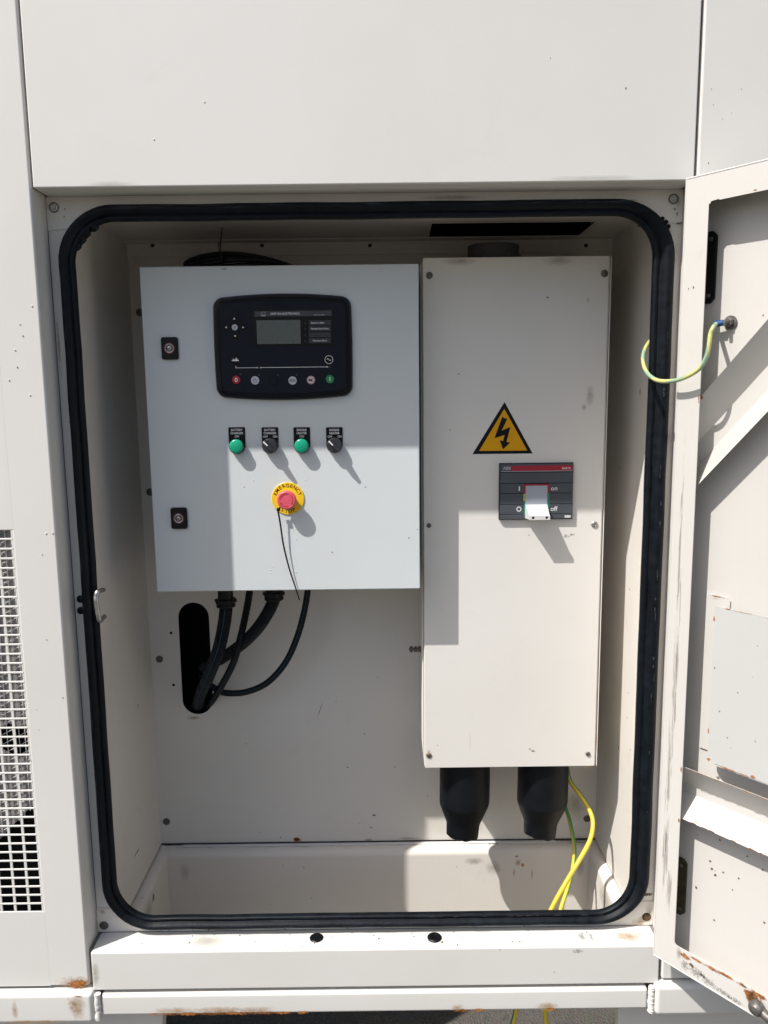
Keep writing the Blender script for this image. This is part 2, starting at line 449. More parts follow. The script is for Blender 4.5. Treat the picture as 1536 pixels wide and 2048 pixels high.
for px, ring in ((633, 0), (869, 1)):
    q = at(px, 1876, 1273); t = (570-1550)/(q.z-1550); X, Y = q.x*t, q.y*t
    b = MB()
    if ring:
        b.lathe([(13, 0), (13, 2), (11.5, 3.4), (7.5, 3.4), (5.4, 2.2), (5.2, .6)], (X, Y, 570), (0, 0, 1), BLACKP, 28)
        b.lathe([(5, .3), (0, .3)], (X, Y, 570), (0, 0, 1), GPRINT, 20)
    else: b.lathe([(12.6, 0), (12.6, 1.0), (11, 2.2), (4, 2.8), (0, 2.8)], (X, Y, 570), (0, 0, 1), BLACKP, 28)
    b.build('grommet', H, label='black rubber ring grommet on the sill' if ring else 'black round blanking plug on the sill')
# grille: sheet bars and woven mesh behind
b = MB()
px_, pz_ = 24.6, 16.43
x = GX1; i = 0
while x > GX0:
    b.box(x-2.1, x+2.1, YF+.6, YF+2.6, GZ0, GZ1, WHITE)
    x -= px_
z = GZ0
while z < GZ1+2:
    b.box(GX0, GX1, YF+.2, YF+2.2, z-1.5, z+1.5, WHITE, .4, 1)
    z += pz_
gr = b.build('grille', H, label='perforated air grille of small oblong slots')
b = MB()
# expanded mesh: near-vertical and slanted strands with a ragged diagonal lower edge
def zlow(x): return 855 + (x+613)*(-.95)*-1.0
x = -613
YM = YF+7
while x > -1100:
    lo = max(GZ0, 850+(x+613)*.9)
    pts = []
    b.tube([(x, YM, lo), (x+6, YM, GZ1+3)], .7, WHITE, 5, smooth=False)
    x -= 10.4
z = 700
while z < 1560:
    x0, x1 = -612, -1100
    sl = .52
    # z falls towards the left
    a = Vector((x0, YM+1.2, z)); c_ = Vector((x1, YM+1.2, z+(x1-x0)*sl))
    t0 = 0; t1 = 1
    if a.z > GZ1: t0 = (a.z-GZ1)/(a.z-c_.z)
    # stop at the ragged lower edge line z = 850+.9(x+613)
    f = lambda t: (a.lerp(c_, t).z)-(850+(a.lerp(c_, t).x+613)*.9)
    if f(t0) > 0 or True:
        tt = [t0+(1-t0)*k/40 for k in range(41)]; good = [t for t in tt if f(t) > 0 and a.lerp(c_, t).z > GZ0]
        if len(good) > 1: b.tube([a.lerp(c_, good[0]), a.lerp(c_, good[-1])], .6, WHITE, 5, smooth=False)
    z += 17.0
b.build('mesh_screen', gr)
b = MB()
pts = [(-606, 1350), (-1120, 1350), (-1120, 640)]
zz = [(-700, 770), (-660, 812), (-640, 828), (-606, 862)]
b.prism([(-606, 1350), (-1120, 1350), (-1120, 480)]+[(x, z+random.uniform(-4, 4)) for x, z in zz], [[(-618, 990), (-650, 1000), (-672, 985), (-668, 955), (-640, 940), (-622, 948), (-614, 962)]], YF+10, YF+11, GREYF, XZ)
b.build('grey_backing_sheet', gr)
b = MB(); b.box(-1130, -604, YF+90, YF+95, 500, 1400, DARK)  # black sheet stands in for the dark depth behind the grille
b.build('engine_bay_dark_sheet', H)

# recessed door frame with corner plates
hole = rrect(-505, 457, 596, 1843, 72)
b = MB(); b.prism([(-540, 569), (494, 569), (494, 1877), (-540, 1877)], [hole], YR, YR+4, CREAM, XZ)
top = [(-540, 1823.5), (-540, 1876)]+[(493, 1876), (493, 1823.5)]
arcR = [p for p in hole if p[1] >= 1823.5 and p[0] > 0]; arcL = [p for p in hole if p[1] >= 1823.5 and p[0] < 0]
b.prism(top+sorted(arcR+arcL, key=lambda p: -p[0]), [], YR-1.6, YR-.2, CREAM, XZ)
arcR = [p for p in hole if p[1] <= 618 and p[0] > 0]; arcL = [p for p in hole if p[1] <= 618 and p[0] < 0]
b.prism([(-540, 618), (-540, 570.5), (493, 570.5), (493, 618)]+sorted(arcR+arcL, key=lambda p: -p[0]), [], YR-1.6, YR-.2, CREAM, XZ)
Ys = YR-2.2
for x, z, a_, c_, mt in [(-529, 612, 12, 8, RUSTL), (482, 632, 10, 5, CHIP), (487, 600, 12, 30, GRIME), (470, 578, 22, 12, RUSTL),
    (-512, 1845, 1.3, 5, CHIP), (484, 1838, 2, 5, CHIP), (489, 1824, 8, 3, CHIP), (480, 1846, 3, 3, CHIP), (-510, 1857, 2, 2, RUST), (485, 1858, 6, 14, GRIME), (120, 1868, 70, 5, GRIME), (-536, 1640, 3, 70, RUSTL)]:
    b.stain((x, Ys if (z > 1823 or z < 618) else YR-.6, z), (a_, 0, 0), (0, 0, c_), mt)
df = b.build('door_frame', H)
for px, py, l in ((108, 415, 'upper left'), (1347, 398, 'upper right'), (208, 1851, 'lower left')):
    b = MB(); b.lathe([(8.4, 0), (8.2, .9), (0, .9)], at(px, py, YR-1.6), FR, STEELD, 24); hexbolt(b, at(px, py, YR-2.4), FR, 4.4, STEELD if py > 1000 else STEEL, 3); b.build('bolt', df, label='frame bolt in the %s corner' % l)
b = MB(); q = at(1293, 1834, YR-1.8); b.lathe([(8.5, 0), (7.5, .8), (5.5, .6), (4, .3), (0, .3)], q, FR, DARK, 20)
b.stain(q+Vector((0, -.9, 0)), (11, 0, 0), (0, 0, 10), RUSTL); b.stain(q+Vector((0, -1.1, 0)), (9, 0, 0), (0, 0, 9), CHIP); b.build('bolt_hole', df)
for px, py in ((161, 1198), (162, 1221)):
    b = MB(); b.lathe([(6.6, 0), (6.3, 1.8), (4, 2.8), (0, 3)], at(px, py, YR), FR, BLACKP, 20); b.build('plug', df)

# rubber seal
prof = [(-15, -1), (-15.5, 7), (-13.5, 11.5), (-9.5, 12.5), (-7, 10.5), (-5.5, 10.3), (-3.5, 14), (0, 19), (4, 21.5), (8.5, 21.5), (12.5, 18), (14.8, 12), (14.6, 6), (13, 3), (15, -1)]
cx0, cx1, cz0, cz1, R_ = -510.5, 463.5, 592, 1848.5, 80
path = []
def seg_line(a, c, n):
    return [(a[0]+(c[0]-a[0])*i/n, a[1]+(c[1]-a[1])*i/n) for i in range(n)]
corn = [(cx1-R_, cz1-R_, 0, R_), (cx0+R_, cz1-R_, 90, R_), (cx0+R_, cz0+R_, 180, R_), (cx1-R_, cz0+R_, 270, R_)]
for i, (cx, cz, a0, q) in enumerate(corn):
    for k in range(14):
        a = rad(a0+90*k/13); path.append((cx+q*math.cos(a), cz+q*math.sin(a), math.cos(a), math.sin(a)))
    nx = corn[(i+1) % 4]; a = rad(a0+90)
    p0 = (cx+q*math.cos(a), cz+q*math.sin(a)); p1 = (nx[0]+q*math.cos(a), nx[1]+q*math.sin(a))
    for k in range(1, 40):
        t = k/40; path.append((p0[0]+(p1[0]-p0[0])*t, p0[1]+(p1[1]-p0[1])*t, math.cos(a), math.sin(a)))
vv = []; ff = []; n = len(path); k_ = len(prof)
from mathutils import noise as mn
for i, (x, z, nx, nz) in enumerate(path):
    w1 = mn.noise(Vector((x*.012, z*.012, 0)))*1.1
    ws = nx*nx*(.80 if nx < 0 else 1.12)+nz*nz*(.72 if nz < 0 else .84); hs = .82
    for (o_, h) in prof:
        hh = hs*h*(1+.05*mn.noise(Vector((x*.03, z*.03, o_))))
        vv.append((x+nx*(o_*ws+w1), YR-1.5-hh, z+nz*(o_*ws+w1)))
for i in range(n):
    j = (i+1) % n
    for k in range(k_-1): ff.append([i*k_+k, i*k_+k+1, j*k_+k+1, j*k_+k])
b = MB(); b.add(vv, ff, RUBBER)
random.seed(11)
HILIGHT = stain_mat('seal_highlight', (.10, .115, .13), (.055, .07, .085), .6, 1.6, 110, .6)  # pale streaks paint the rubber's highlights along its outer bulb
for i in range(46):
    z = random.uniform(650, 1790); sd_ = random.choice([0, 1])
    x = (cx0-6 if sd_ == 0 else cx1+6)
    b.stain((x-1+random.uniform(-2, 2), YR-20.2, z), (random.uniform(.8, 2.0), 0, 0), (0, 0, random.uniform(3, 16)), HILIGHT)
for i in range(40):
    x = random.uniform(-430, 400); up_ = random.choice([0, 1])
    z = cz1+6 if up_ else cz0-6
    b.stain((x, YR-20.2, z+random.uniform(-2, 2)), (random.uniform(6, 34), 0, 0), (0, 0, random.uniform(.8, 2.2)), HILIGHT)
for i in range(16):
    x = random.uniform(60, 420); b.stain((x, YR-12.4, cz0+8), (random.uniform(3, 10), 0, 0), (0, 0, 1.0), GRIME)
# torn crumbs at the top right corner and joints along the bottom run
for (x, z) in [(456, 1827), (462, 1822), (466, 1815)]: b.lathe([(4, 0), (3.2, 3), (0, 4)], (x+3, YR-6, z+3), FR, RUBBER, 7)
for x in (-330, -190, -75, 250): b.box(x, x+1.2, YR-19.6, YR-12, cz0-10, cz0-1, BLACKP)
for (x, z, rx, rz) in [(-486, 1828, 13, 7), (-493, 1818, 12, 14), (-499, 1806, 9, 14), (-470, 1836, 10, 9)]:
    b.lathe([(rx, 0), (rx*.7, 6), (0, 8)], (x+5, YR-4, z-6), FR, RUBBER, 9)
b.build('rubber_seal', H, angle=60)

# latch striker
b = MB()
q0, q1, q2, q3 = at(206, 1180, 1330), at(192, 1192, 1300), at(197, 1232, 1300), at(208, 1234, 1330)
b.tube([q0+Vector((1, 3, 1)), q0, at(196, 1183, 1304), q1, at(192.5, 1205, 1298), q2, at(200, 1241, 1303), q3, q3+Vector((1, 3, 0))], 4.0, STEEL, 12, step=2)
b.build('latch_striker', H)

# compartment liner: walls, ceiling, angle trim
b = MB()
slot = [(-429.5+34.5*math.cos(a), 1063+34.5*math.sin(a)) for a in [PI*i/16 for i in range(17)]] + \
       [(-429.5+34.5*math.cos(a), 868.5+34.5*math.sin(a)) for a in [PI+PI*i/16 for i in range(17)]]
b.prism([(-531, 515.5), (490, 515.5), (490, 1875), (-531, 1875)], [slot], YW, YW+2.5, CREAM, XZ, side=STKB)
for (x, z, sx_, sz_, mt) in [(-213, 519, 16, 8, RUST), (-213, 522, 11, 8, RUST), (-45, 519, 14, 4, RUSTL), (-300, 540, 2, 2, CHIP), (-250, 527, 2, 2, CHIP),
      (-65, 560, 2.5, 2.5, RUST), (-38, 549, 7, 1.6, CHIP), (-30, 580, 7, 3, CHIP), (-90, 700, 6, 2.5, CHIP), (20, 700, 2, 2, CHIP), (-440, 825, 22, 7, RUSTL), (50, 521, 30, 5, GRIME), (160, 520, 25, 4, GRIME),
      (440, 600, 30, 50, GRIME)]:
    b.stain((x, YW-.6, z), (sx_, 0, 0), (0, 0, sz_), mt)
q = at(640, 1420, YW-.6); b.stain(q, (1.0, 0, .0), (11, 0, 30), CHIP)
for px, py in ((342, 1266), (347, 1370)): b.lathe([(3.2, 0), (2.4, 1.4), (0, 1.6)], at(px, py, YW), FR, BLACKP, 10)
bw = b.build('rear_wall', H, label='cream back wall of the compartment with a dark oblong cable slot')
for px, py in ((319, 1318), (333, 1643), (300, 984), (280, 625), (1174, 1637)):
    b = MB(); b.lathe([(8.2, 0), (8.2, 1.5), (7, 2.0), (0, 2.0)], at(px, py, YW), FR, STEELD, 22)
    b.lathe([(4.6, 1.8), (4.4, 4.5), (2.6, 5.2), (2.2, 3.5), (0, 3.5)], at(px, py, YW), FR, STEELD, 16); b.build('bolt', bw)
b = MB()
b.box(-533, -531, YR+4.2, YW+2, 515, 1877, CREAM)
b.stain((-530.5, 1350, 1840), (0, 4, 0), (0, 0, 45), RUSTL); 
b.stain((-530.5, 1540, 600), (0, 30, 0), (0, 0, 3), CHIP); b.stain((-530.5, 1600, 900), (0, 3, 0), (0, 0, 8), CHIP)
b.build('side_wall', H, label='left side wall of the compartment, mostly in shade')
b = MB(); b.box(490, 492, YR+4.2, YW+2, 515, 1877, CREAM)
YY = lambda x, y: (lambda q: q.y*489.6/q.x)(at(x, y, 1000))
for px, py, s1, s2, mt in [(1259, 1179, 2.5, 5, RUST), (1237, 1496, 4, 5, CHIP), (1254, 1435, 3, 2, CHIP), (1256, 1385, 2, 2, CHIP), (1280, 783, 3, 9, RUST), (1240, 935, 2, 3, CHIP), (1261, 1500, 2, 2, CHIP)]:
    q = at(px, py, 1000); t = 489.5/q.x; p = CAM+(q-CAM)*t; b.stain(p, (0, s1*1.6, 0), (0, 0, s2), mt)
b.build('side_wall', H, label='right side wall of the compartment, sunlit along its front edge')
b = MB()
b.prism([(-533, YR+4), (492, YR+4), (492, YW+4), (-533, YW+4)], [[(100, 1556), (411, 1556), (411, 1700), (102, 1694)]], 1875.2, 1877, CREAM, lambda a, c, d: Vector((a, c, d)), side=STKB)
b.stain((-470, 1400, 1874.8), (40, 0, 0), (0, 40, 0), GRIME)
b.build('ceiling_panel', H, label='compartment ceiling with a dark rectangular vent opening')
b = MB()
b.box(-531, 490, YW-4, YW-1, 1846, 1875, CREAM, .8, 1)
b.box(-531, 490, YW-34, YW-4.2, 1872, 1874.8, CREAM, .8, 1)
for px in (305, 524, 740, 1172): b.lathe([(4, 0), (3, 2), (0, 2.4)], at(px, 491, YW-4), FR, BLACKP, 12)
for px in (236, 248): b.box(*(lambda q: (q.x-2, q.x+2, YW-5.5, YW-4, q.z-2, q.z+2))(at(px, 487, YW-4)), GAPM)
b.build('corner_trim', H)
for (px, py, X) in ((191, 457, -531), (1279, 449, 490)):
    q = at(px, py, 1000); t = X/q.x; p = CAM+(q-CAM)*t; b = MB()
    b.box(p.x-3 if X > 0 else p.x+.2, p.x-.2 if X > 0 else p.x+3, p.y-4, p.y+4, p.z-4, p.z+4, GAPM, 1, 1)
    b.build('wall_clip', H)

# base well: rounded ledges round an open pit
b = MB()
def ledge(p_in, axis, length0, length1, sgn, back):
    pass
R2 = 16
prf = [(0, 0), (14, 0)]+[(14+R2*math.sin(rad(a)), -R2+R2*math.cos(rad(a))) for a in range(0, 91, 15)]+[(14+R2, -160)]
# rear ledge, profile runs towards the camera
vv = []; k = len(prf)
for x in (-531, 490):
    for (o_, h) in prf: vv.append((x, YW-4-o_, 512+h))
b.add(vv, [[i, i+1, k+i+1, k+i] for i in range(k-1)], CREAM)
pl = [(0, 0), (6, 0)]+[(6+R2*math.sin(rad(a)), -R2+R2*math.cos(rad(a))) for a in range(0, 91, 15)]+[(6+R2, -160)]
for X, sg in ((-531, 1), (490, -1)):
    vv = []; k = len(pl)
    for y in (YR+4, YW-4):
        for (o_, h) in pl: vv.append((X+sg*o_, y, 513+h))
    b.add(vv, [[i, i+1, k+i+1, k+i] for i in range(k-1)], CREAM)
b.box(-531, 490, YR+4.2, YR+7, 449, 585, CREAM)
b.box(-480, 395, YW-13, YW-4.5, 512.2, 514.6, WPLAS, .8, 1)
yb = YW-4-14-R2-.6
for (px, py, s1, s2, mt) in [(1045, 1730, 5, 7, RUST), (1036, 1726, 9, 12, RUSTL), (1028, 1745, 2.6, 14, RUSTL), (1064, 1748, 2, 22, RUSTL), (948, 1722, 30, 12, GRIME), (985, 1735, 26, 22, GRIME),
                            (1033, 1713, 5, 2.5, CHIP), (1160, 1730, 14, 40, GRIME), (370, 1745, 16, 30, CHALK)]:
    q = at(px, py, yb); b.stain(q, (s1, 0, 0), (0, 0, s2), mt)
for (px, s1, mt) in [(950, 40, GRIME), (1160, 60, GRIME), (1210, 30, CHIP), (985, 20, CHIP), (600, 30, GRIME), (420, 14, GRIME)]:
    q = at(px, 1693, YW-10); b.stain((q.x, YW-12, 512.5), (s1, 0, 0), (0, 7, 0), mt)
b.stain((-508.4, 1560, 480), (0, 10, 0), (0, 0, 16), CHIP); b.stain((-508.4, 1520, 470), (0, 40, 0), (0, 0, 30), GRIME)
b.stain((467.4, 1540, 470), (0, 60, 0), (0, 0, 40), GRIME)
b.build('base_well', H, angle=40)

# base rails
b = MB()
b.box(-520, 468, YF-4, YF+70, 447, 487.5, WHITE, 5, 3)
for px, sx_ in [(330, 40), (380, 60), (420, 50), (470, 60), (520, 55), (560, 30), (605, 14), (915, 20), (925, 14), (960, 22), (1100, 16)]:
    q = at(px, 2015, YF-4.6); b.stain((q.x, YF-4.7, 449.5), (sx_, 0, 0), (0, 0, 5), RUST)
for px, sx_ in [(350, 60), (440, 70), (500, 60), (915, 16), (1095, 30)]:
    q = at(px, 2008, YF-4.6); b.stain((q.x, YF-4.8, 456), (sx_, 0, 0), (0, 0, 10), RUSTL)
b.build('base_rail', H, label='middle base rail with rust along its lower edge')
for (x0, x1, X, l) in ((-2200, -531, -526, 'left base rail with a rusty streak under the panel corner'), (479, 1800, 474, 'right base rail below the open door')):
    b = MB(); b.box(x0, x1, YF-12, YF+70, 438, 499, WHITE, 9, 4)
    random.seed(int(abs(X)))
    b.tube([(X+random.uniform(-.8, .8), YF-3.2+random.uniform(-.6, .6), 441+i*5) for i in range(11)], 5.2 if X > 0 else 6.0, WHITE, 14, step=1, rf=lambda s_, L, X=X: (5.2+.5*math.sin(s_*1.9)+.3*math.sin(s_*.7)) if X > 0 else 6.0+.5*math.sin(s_*.25))
    if X < 0:
        b.stain((-566, YF-12.5, 478), (14, 0, 0), (0, 0, 26), RUSTL); b.stain((-560, YF-12.6, 470), (22, 0, 0), (0, 0, 34), RUSTL); b.stain((-672, YF-12.5, 468), (8, 0, 0), (0, 0, 26), RUSTL)
        b.stain((-556, YF-12.6, 494), (15, 0, 0), (0, 0, 4), RUST); b.stain((-640, YF-12.5, 444), (90, 0, 0), (0, 0, 6), RUSTL)
    b.build('base_rail', H, label=l)
# feet and under-frame
b = MB(); b.box(-900, -418, YF+34, YF+60, 20, 446, CREAM, 4, 2, fn=lambda v: Vector((v.x+(v.z-446)*.08 if v.x > -500 else v.x, v.y, v.z))); b.box(-930, -400, YF+10, YF+90, 0, 20, CREAM)
b.build('foot', H, label='left foot of the base frame')
b = MB(); b.box(425, 900, YF+34, YF+60, 20, 446, CREAM, 4, 2, fn=lambda v: Vector((v.x-(v.z-446)*.06 if v.x < 500 else v.x, v.y, v.z))); b.box(400, 930, YF+10, YF+90, 0, 20, CREAM)
b.build('foot', H, label='right foot of the base frame')
# roof, rear, ends, floor pans
b = MB()
b.box(-2205, 1805, YF-1, 2800, 2450.5, 2456, WHITE)
b.build('roof', H)
b = MB(); b.box(-2200, 1800, 2790, 2794, 500, 2450, WHITE); b.box(-2204, -2200.5, YF, 2794, 500, 2450, WHITE); b.box(1800.5, 1804, YF, 2794, 500, 2450, WHITE)
b.build('rear_panel', H)
b = MB(); b.box(-2200, -534, YR+2, 2790, 495, 499, CREAM); b.box(493, 1800, YR+2, 2790, 495, 499, CREAM); b.box(-533.5, 492.5, YW+4, 2790, 495, 499, CREAM)
b.box(-2200, 1800, 2730, 2790, 438, 494, CREAM)
b.build('floor_pan', H)
b = MB(); b.box(-533, 492, YR+10, YW+6, 2300, 2304, DARK); b.box(-560, -556, YW+6, 2700, 505, 1900, DARK); b.box(-533, 492, 1900, 1904, 500, 2300, DARK)  # black sheets stand in for the shade inside the slot and vent cavities
b.build('dark_cavity_sheet', H)

# ------------------------------------------------------------------ the open door (a part of the housing)
KD = 1240/1265.; AD = rad(51.25)
UD = Vector((math.cos(AD), -math.sin(AD), 0)); ND = Vector((-math.sin(AD), -math.cos(AD), 0))
PD = Vector((473, 1265, 0))
def D(u, v, w):
    p = PD+UD*u+ND*w; p.z = v
    return CAM+(p-CAM)*KD
DF = lambda v: D(v.x, v.z, v.y)     # box helper: x=u, y=w, z=v
W = 1040
b = MB()
inner = [(39, 1832), (41, 1832.5), (42.5, 1835.5), (54, 1836.5), (56, 1835), (W-39, 1836), (W-39, 602), (43, 602), (40, 604), (39, 608)]
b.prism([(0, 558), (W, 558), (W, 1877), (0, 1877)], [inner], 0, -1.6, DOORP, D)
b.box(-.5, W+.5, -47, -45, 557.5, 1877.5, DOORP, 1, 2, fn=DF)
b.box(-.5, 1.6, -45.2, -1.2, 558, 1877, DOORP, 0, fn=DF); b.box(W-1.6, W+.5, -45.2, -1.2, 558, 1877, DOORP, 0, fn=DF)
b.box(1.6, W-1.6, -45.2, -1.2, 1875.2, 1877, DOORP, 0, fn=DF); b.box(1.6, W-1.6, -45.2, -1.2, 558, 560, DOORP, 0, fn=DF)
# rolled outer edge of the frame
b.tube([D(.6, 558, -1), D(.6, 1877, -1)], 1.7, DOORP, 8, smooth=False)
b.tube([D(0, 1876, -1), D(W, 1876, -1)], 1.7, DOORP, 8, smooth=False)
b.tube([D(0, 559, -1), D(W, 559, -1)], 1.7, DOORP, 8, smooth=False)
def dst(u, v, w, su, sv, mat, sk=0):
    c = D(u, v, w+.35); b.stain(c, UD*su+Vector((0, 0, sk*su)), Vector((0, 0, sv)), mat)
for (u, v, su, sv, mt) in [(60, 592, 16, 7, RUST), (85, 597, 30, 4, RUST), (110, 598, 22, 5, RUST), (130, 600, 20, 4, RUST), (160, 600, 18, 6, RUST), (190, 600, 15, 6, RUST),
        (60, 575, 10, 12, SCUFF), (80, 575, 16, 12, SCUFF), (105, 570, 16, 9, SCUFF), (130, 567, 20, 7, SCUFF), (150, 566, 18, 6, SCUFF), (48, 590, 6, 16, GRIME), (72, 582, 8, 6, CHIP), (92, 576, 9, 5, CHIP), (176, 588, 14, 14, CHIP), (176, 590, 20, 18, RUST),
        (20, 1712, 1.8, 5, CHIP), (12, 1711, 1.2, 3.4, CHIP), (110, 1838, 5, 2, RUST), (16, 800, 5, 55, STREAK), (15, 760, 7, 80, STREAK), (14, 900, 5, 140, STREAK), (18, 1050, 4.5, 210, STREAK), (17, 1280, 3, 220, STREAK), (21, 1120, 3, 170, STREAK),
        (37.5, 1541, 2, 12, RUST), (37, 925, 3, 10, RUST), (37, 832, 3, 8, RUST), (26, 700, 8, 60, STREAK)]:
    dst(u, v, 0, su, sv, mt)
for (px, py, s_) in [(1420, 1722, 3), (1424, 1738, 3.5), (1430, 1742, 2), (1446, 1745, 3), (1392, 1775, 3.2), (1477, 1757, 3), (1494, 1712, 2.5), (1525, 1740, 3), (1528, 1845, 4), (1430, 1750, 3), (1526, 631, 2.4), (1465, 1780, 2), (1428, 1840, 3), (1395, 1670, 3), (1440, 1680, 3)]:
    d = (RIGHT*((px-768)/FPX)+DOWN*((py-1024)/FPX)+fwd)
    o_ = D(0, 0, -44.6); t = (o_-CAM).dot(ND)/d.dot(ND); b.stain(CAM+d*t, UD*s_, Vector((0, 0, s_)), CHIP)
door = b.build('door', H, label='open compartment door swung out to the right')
# hinge plates
for v0, v1, mt, l in ((1690, 1800, BLACKP, 'black'), (631, 738, plain('oily_plate', (.045, .036, .018), .4, .3, var=.6, vscale=50), 'dark stained')):
    b = MB(); b.prism([(4, v0+7), (11, v0), (25, v0), (32, v0+7), (32, v1-7), (25, v1), (11, v1), (4, v1-7)], [], -40.5, -45, mt, D)
    for v in (v0+12, v1-12): b.lathe([(3.5, 0), (3, 1.6), (0, 2)], D(23, v, -40.5), ND, STEELD, 12)
    b.build('hinge_plate', door, label='%s hinge plate behind the door stile' % l)
# stiffeners: folded troughs
def trough(name, pa, dirv, L, A, B, Cc, Dd, label):
    """profile offsets measured perpendicular to the run, in the door plane; w given with each"""
    mb = MB(); nrm = Vector((-dirv[1], dirv[0]))     # up-side normal in (u,v)
    t = 1.4
    for (p, q) in ((A, B), (B, Cc), (Cc, Dd)):
        vv = []
        for s_ in (0, L):
            for (o_, w_) in (p, q, (q[0]-.0, q[1]-t), (p[0]+.0, p[1]-t)):
                u = pa[0]+dirv[0]*s_+nrm[0]*o_; v = pa[1]+dirv[1]*s_+nrm[1]*o_
                vv.append(D(u, v, w_))
        mb.add(vv, [[0, 1, 5, 4], [1, 2, 6, 5], [2, 3, 7, 6], [3, 0, 4, 7], [0, 3, 2, 1], [4, 5, 6, 7]], DOORP)
    return mb
# lower stiffener, horizontal (offset up = +)
mb = trough('s', (17, 926), (1, 0), 990, (0, -8), (-48, -43.5), (-62, -43.5), (-93, -8), '')
b = mb
random.seed(5)
for i in range(16):
    u = random.uniform(20, 220); dst(u, 925.5, -8, random.uniform(4, 12), 1.1, RUST)
    dst(random.uniform(20, 220), 834, -8, random.uniform(4, 12), 1.3, RUST)
    if i < 6: dst(random.uniform(60, 200), 838, -10, random.uniform(4, 8), 4, RUSTL)
b.build('stiffener', door, label='horizontal folded stiffener with rusty edges')
SL = (1655.2-1542.8)/(134.5-34.9)
b = MB()
A0 = (10, 1542.8-(34.9-10)*SL)
for (p, q) in (((0, -8), (-50.7, -43.5)), ((-50.7, -43.5), (-89.5, -43.5)), ((-89.5, -43.5), (-141.8, -8))):
    vv = []
    for s_ in (0, 262):
        for (o_, w_) in (p, q, (q[0], q[1]-1.4), (p[0], p[1]-1.4)): vv.append(D(A0[0]+s_, A0[1]+s_*SL+o_, w_))
    b.add(vv, [[0, 1, 5, 4], [1, 2, 6, 5], [2, 3, 7, 6], [3, 0, 4, 7], [0, 3, 2, 1], [4, 5, 6, 7]], DOORP)
dst(38, 1543, -8, 5, 5, RUST)
b.build('stiffener', door, label='diagonal folded brace rising to the right')
# document pocket
b = MB()
b.prism([(44, 954), (84, 954), (84, 1217), (79, 1222), (44, 1222)], [], -41.5, -43.5, DOORP, D)
b.prism([(73, 962), (78, 953), (86, 948), (345, 945), (345, 1210), (73, 1212)], [], -15, -17, POCKP, D)
b.box(73, 75, -42, -16, 962, 1130, DOORP, fn=DF); b.box(73, 75, -42, -16, 1150, 1205, DOORP, fn=DF); b.box(86, 345, -42, -16, 945, 947, DOORP, fn=DF)
b.box(343, 345, -42, -16, 947, 1210, DOORP, fn=DF)
for (u, v, su, sv, mt) in [(73, 1190, 2, 10, RUST), (73, 1000, 2, 10, RUST), (76, 952, 4, 4, RUST), (120, 1211, 30, 1.6, RUSTL), (95, 1211.5, 8, 1.6, RUST), (120, 948, 40, 1.8, RUST), (150, 950, 8, 5, RUST), (160, 1210, 20, 1.4, RUSTL)]: dst(u, v, -14.6, su, sv, mt)
dst(62, 1221, -41, 18, 1.8, RUST); dst(60, 1217, -41, 8, 1.4, RUSTL)
for (u, v) in [(78, 1110), (118, 1080), (140, 1112), (105, 1000), (150, 1010), (112, 985), (90, 1040)]: dst(u, v, -14.6, 1.5, 1.5, CHIP)
b.build('document_pocket', door, label='folded sheet document pocket on the inside of the door')
# stay stud
b = MB(); c0 = D(190, 586, 0)
b.lathe([(4, -2), (4, 3), (8, 4), (11, 8), (12, 13), (11, 18), (7, 22.5), (0, 24)], c0, ND, STEELD, 28)
b.tube([c0+ND*12, c0+ND*12+UD*30+Vector((0, 0, -10)), c0+ND*12+UD*120+Vector((0, 0, -45))], 7.5, STEELD, 14)
b.build('stay_stud', door)

# ------------------------------------------------------------------ control cabinet
CB = thing('control_cabinet', 'light grey wall-mounted control cabinet with a black display module and red stop button', 'control cabinet', (-181, 1580, 1187))
YC = 1450
b = MB(); b.box(-429, 66, YC+19, YW-3, 1191, 1781, GREYC, 2, 2); b.build('body', CB)
b = MB(); b.box(-431.5, 69, YC, YC+17, 1187.5, 1785, GREYC, 2.2, 3)
for px, py in [(545, 1133), (541, 1140), (592, 1144), (506, 961), (543, 1146), (612, 959)]: b.lathe([(1.3, 0), (.9, .5), (0, .7)], at(px, py, YC), FR, BEADM, 8)
for px, py in [(545, 1043), (594, 1080)]: b.stain(at(px, py, YC-.4), (1.2, 0, 0), (0, 0, 1.2), CHIP)
b.stain(at(448, 538, YC-.4), (6, 0, 0), (0, 0, 3), SCUFF)
cdo = b.build('cabinet_door', CB)
for i, (px, py) in enumerate(((340.5, 697), (359, 1036))):
    q = at(px, py, YC); x, z = q.x, q.z
    b = MB(); b.prism(rrect(x-15, x+15, z-20, z+20, 4, 5), [], YC-4.5, YC, BLACKP, XZ)
    b.prism(rrect(x-13.4, x+13.4, z-18.4, z+18.4, 3.4, 5), [], YC-5.6, YC-4.4, BLACKP, XZ)
    b.lathe([(10.5, 5), (10.5, 6.6), (9.6, 7), (8.8, 6.6)], (x, YC, z), FR, plain('lock_red_ring', (.10, .012, .014), .4), 28)
    b.lathe([(8.4, 5), (8.4, 7.2), (7.6, 7.6), (6.4, 7.2), (5.9, 6.2), (4.2, 6.2), (4.0, 7.2), (2.4, 7.6), (0, 7.6)], (x, YC, z), FR, STEEL, 28)
    b.box(x-6, x+1, YC-7.9, YC-7.2, z-1.2, z+.4, BLACKP)
    b.build('lock', cdo, label=('upper' if i == 0 else 'lower')+' black quarter-turn lock')
    if i == 1: ORG.clear if False else None

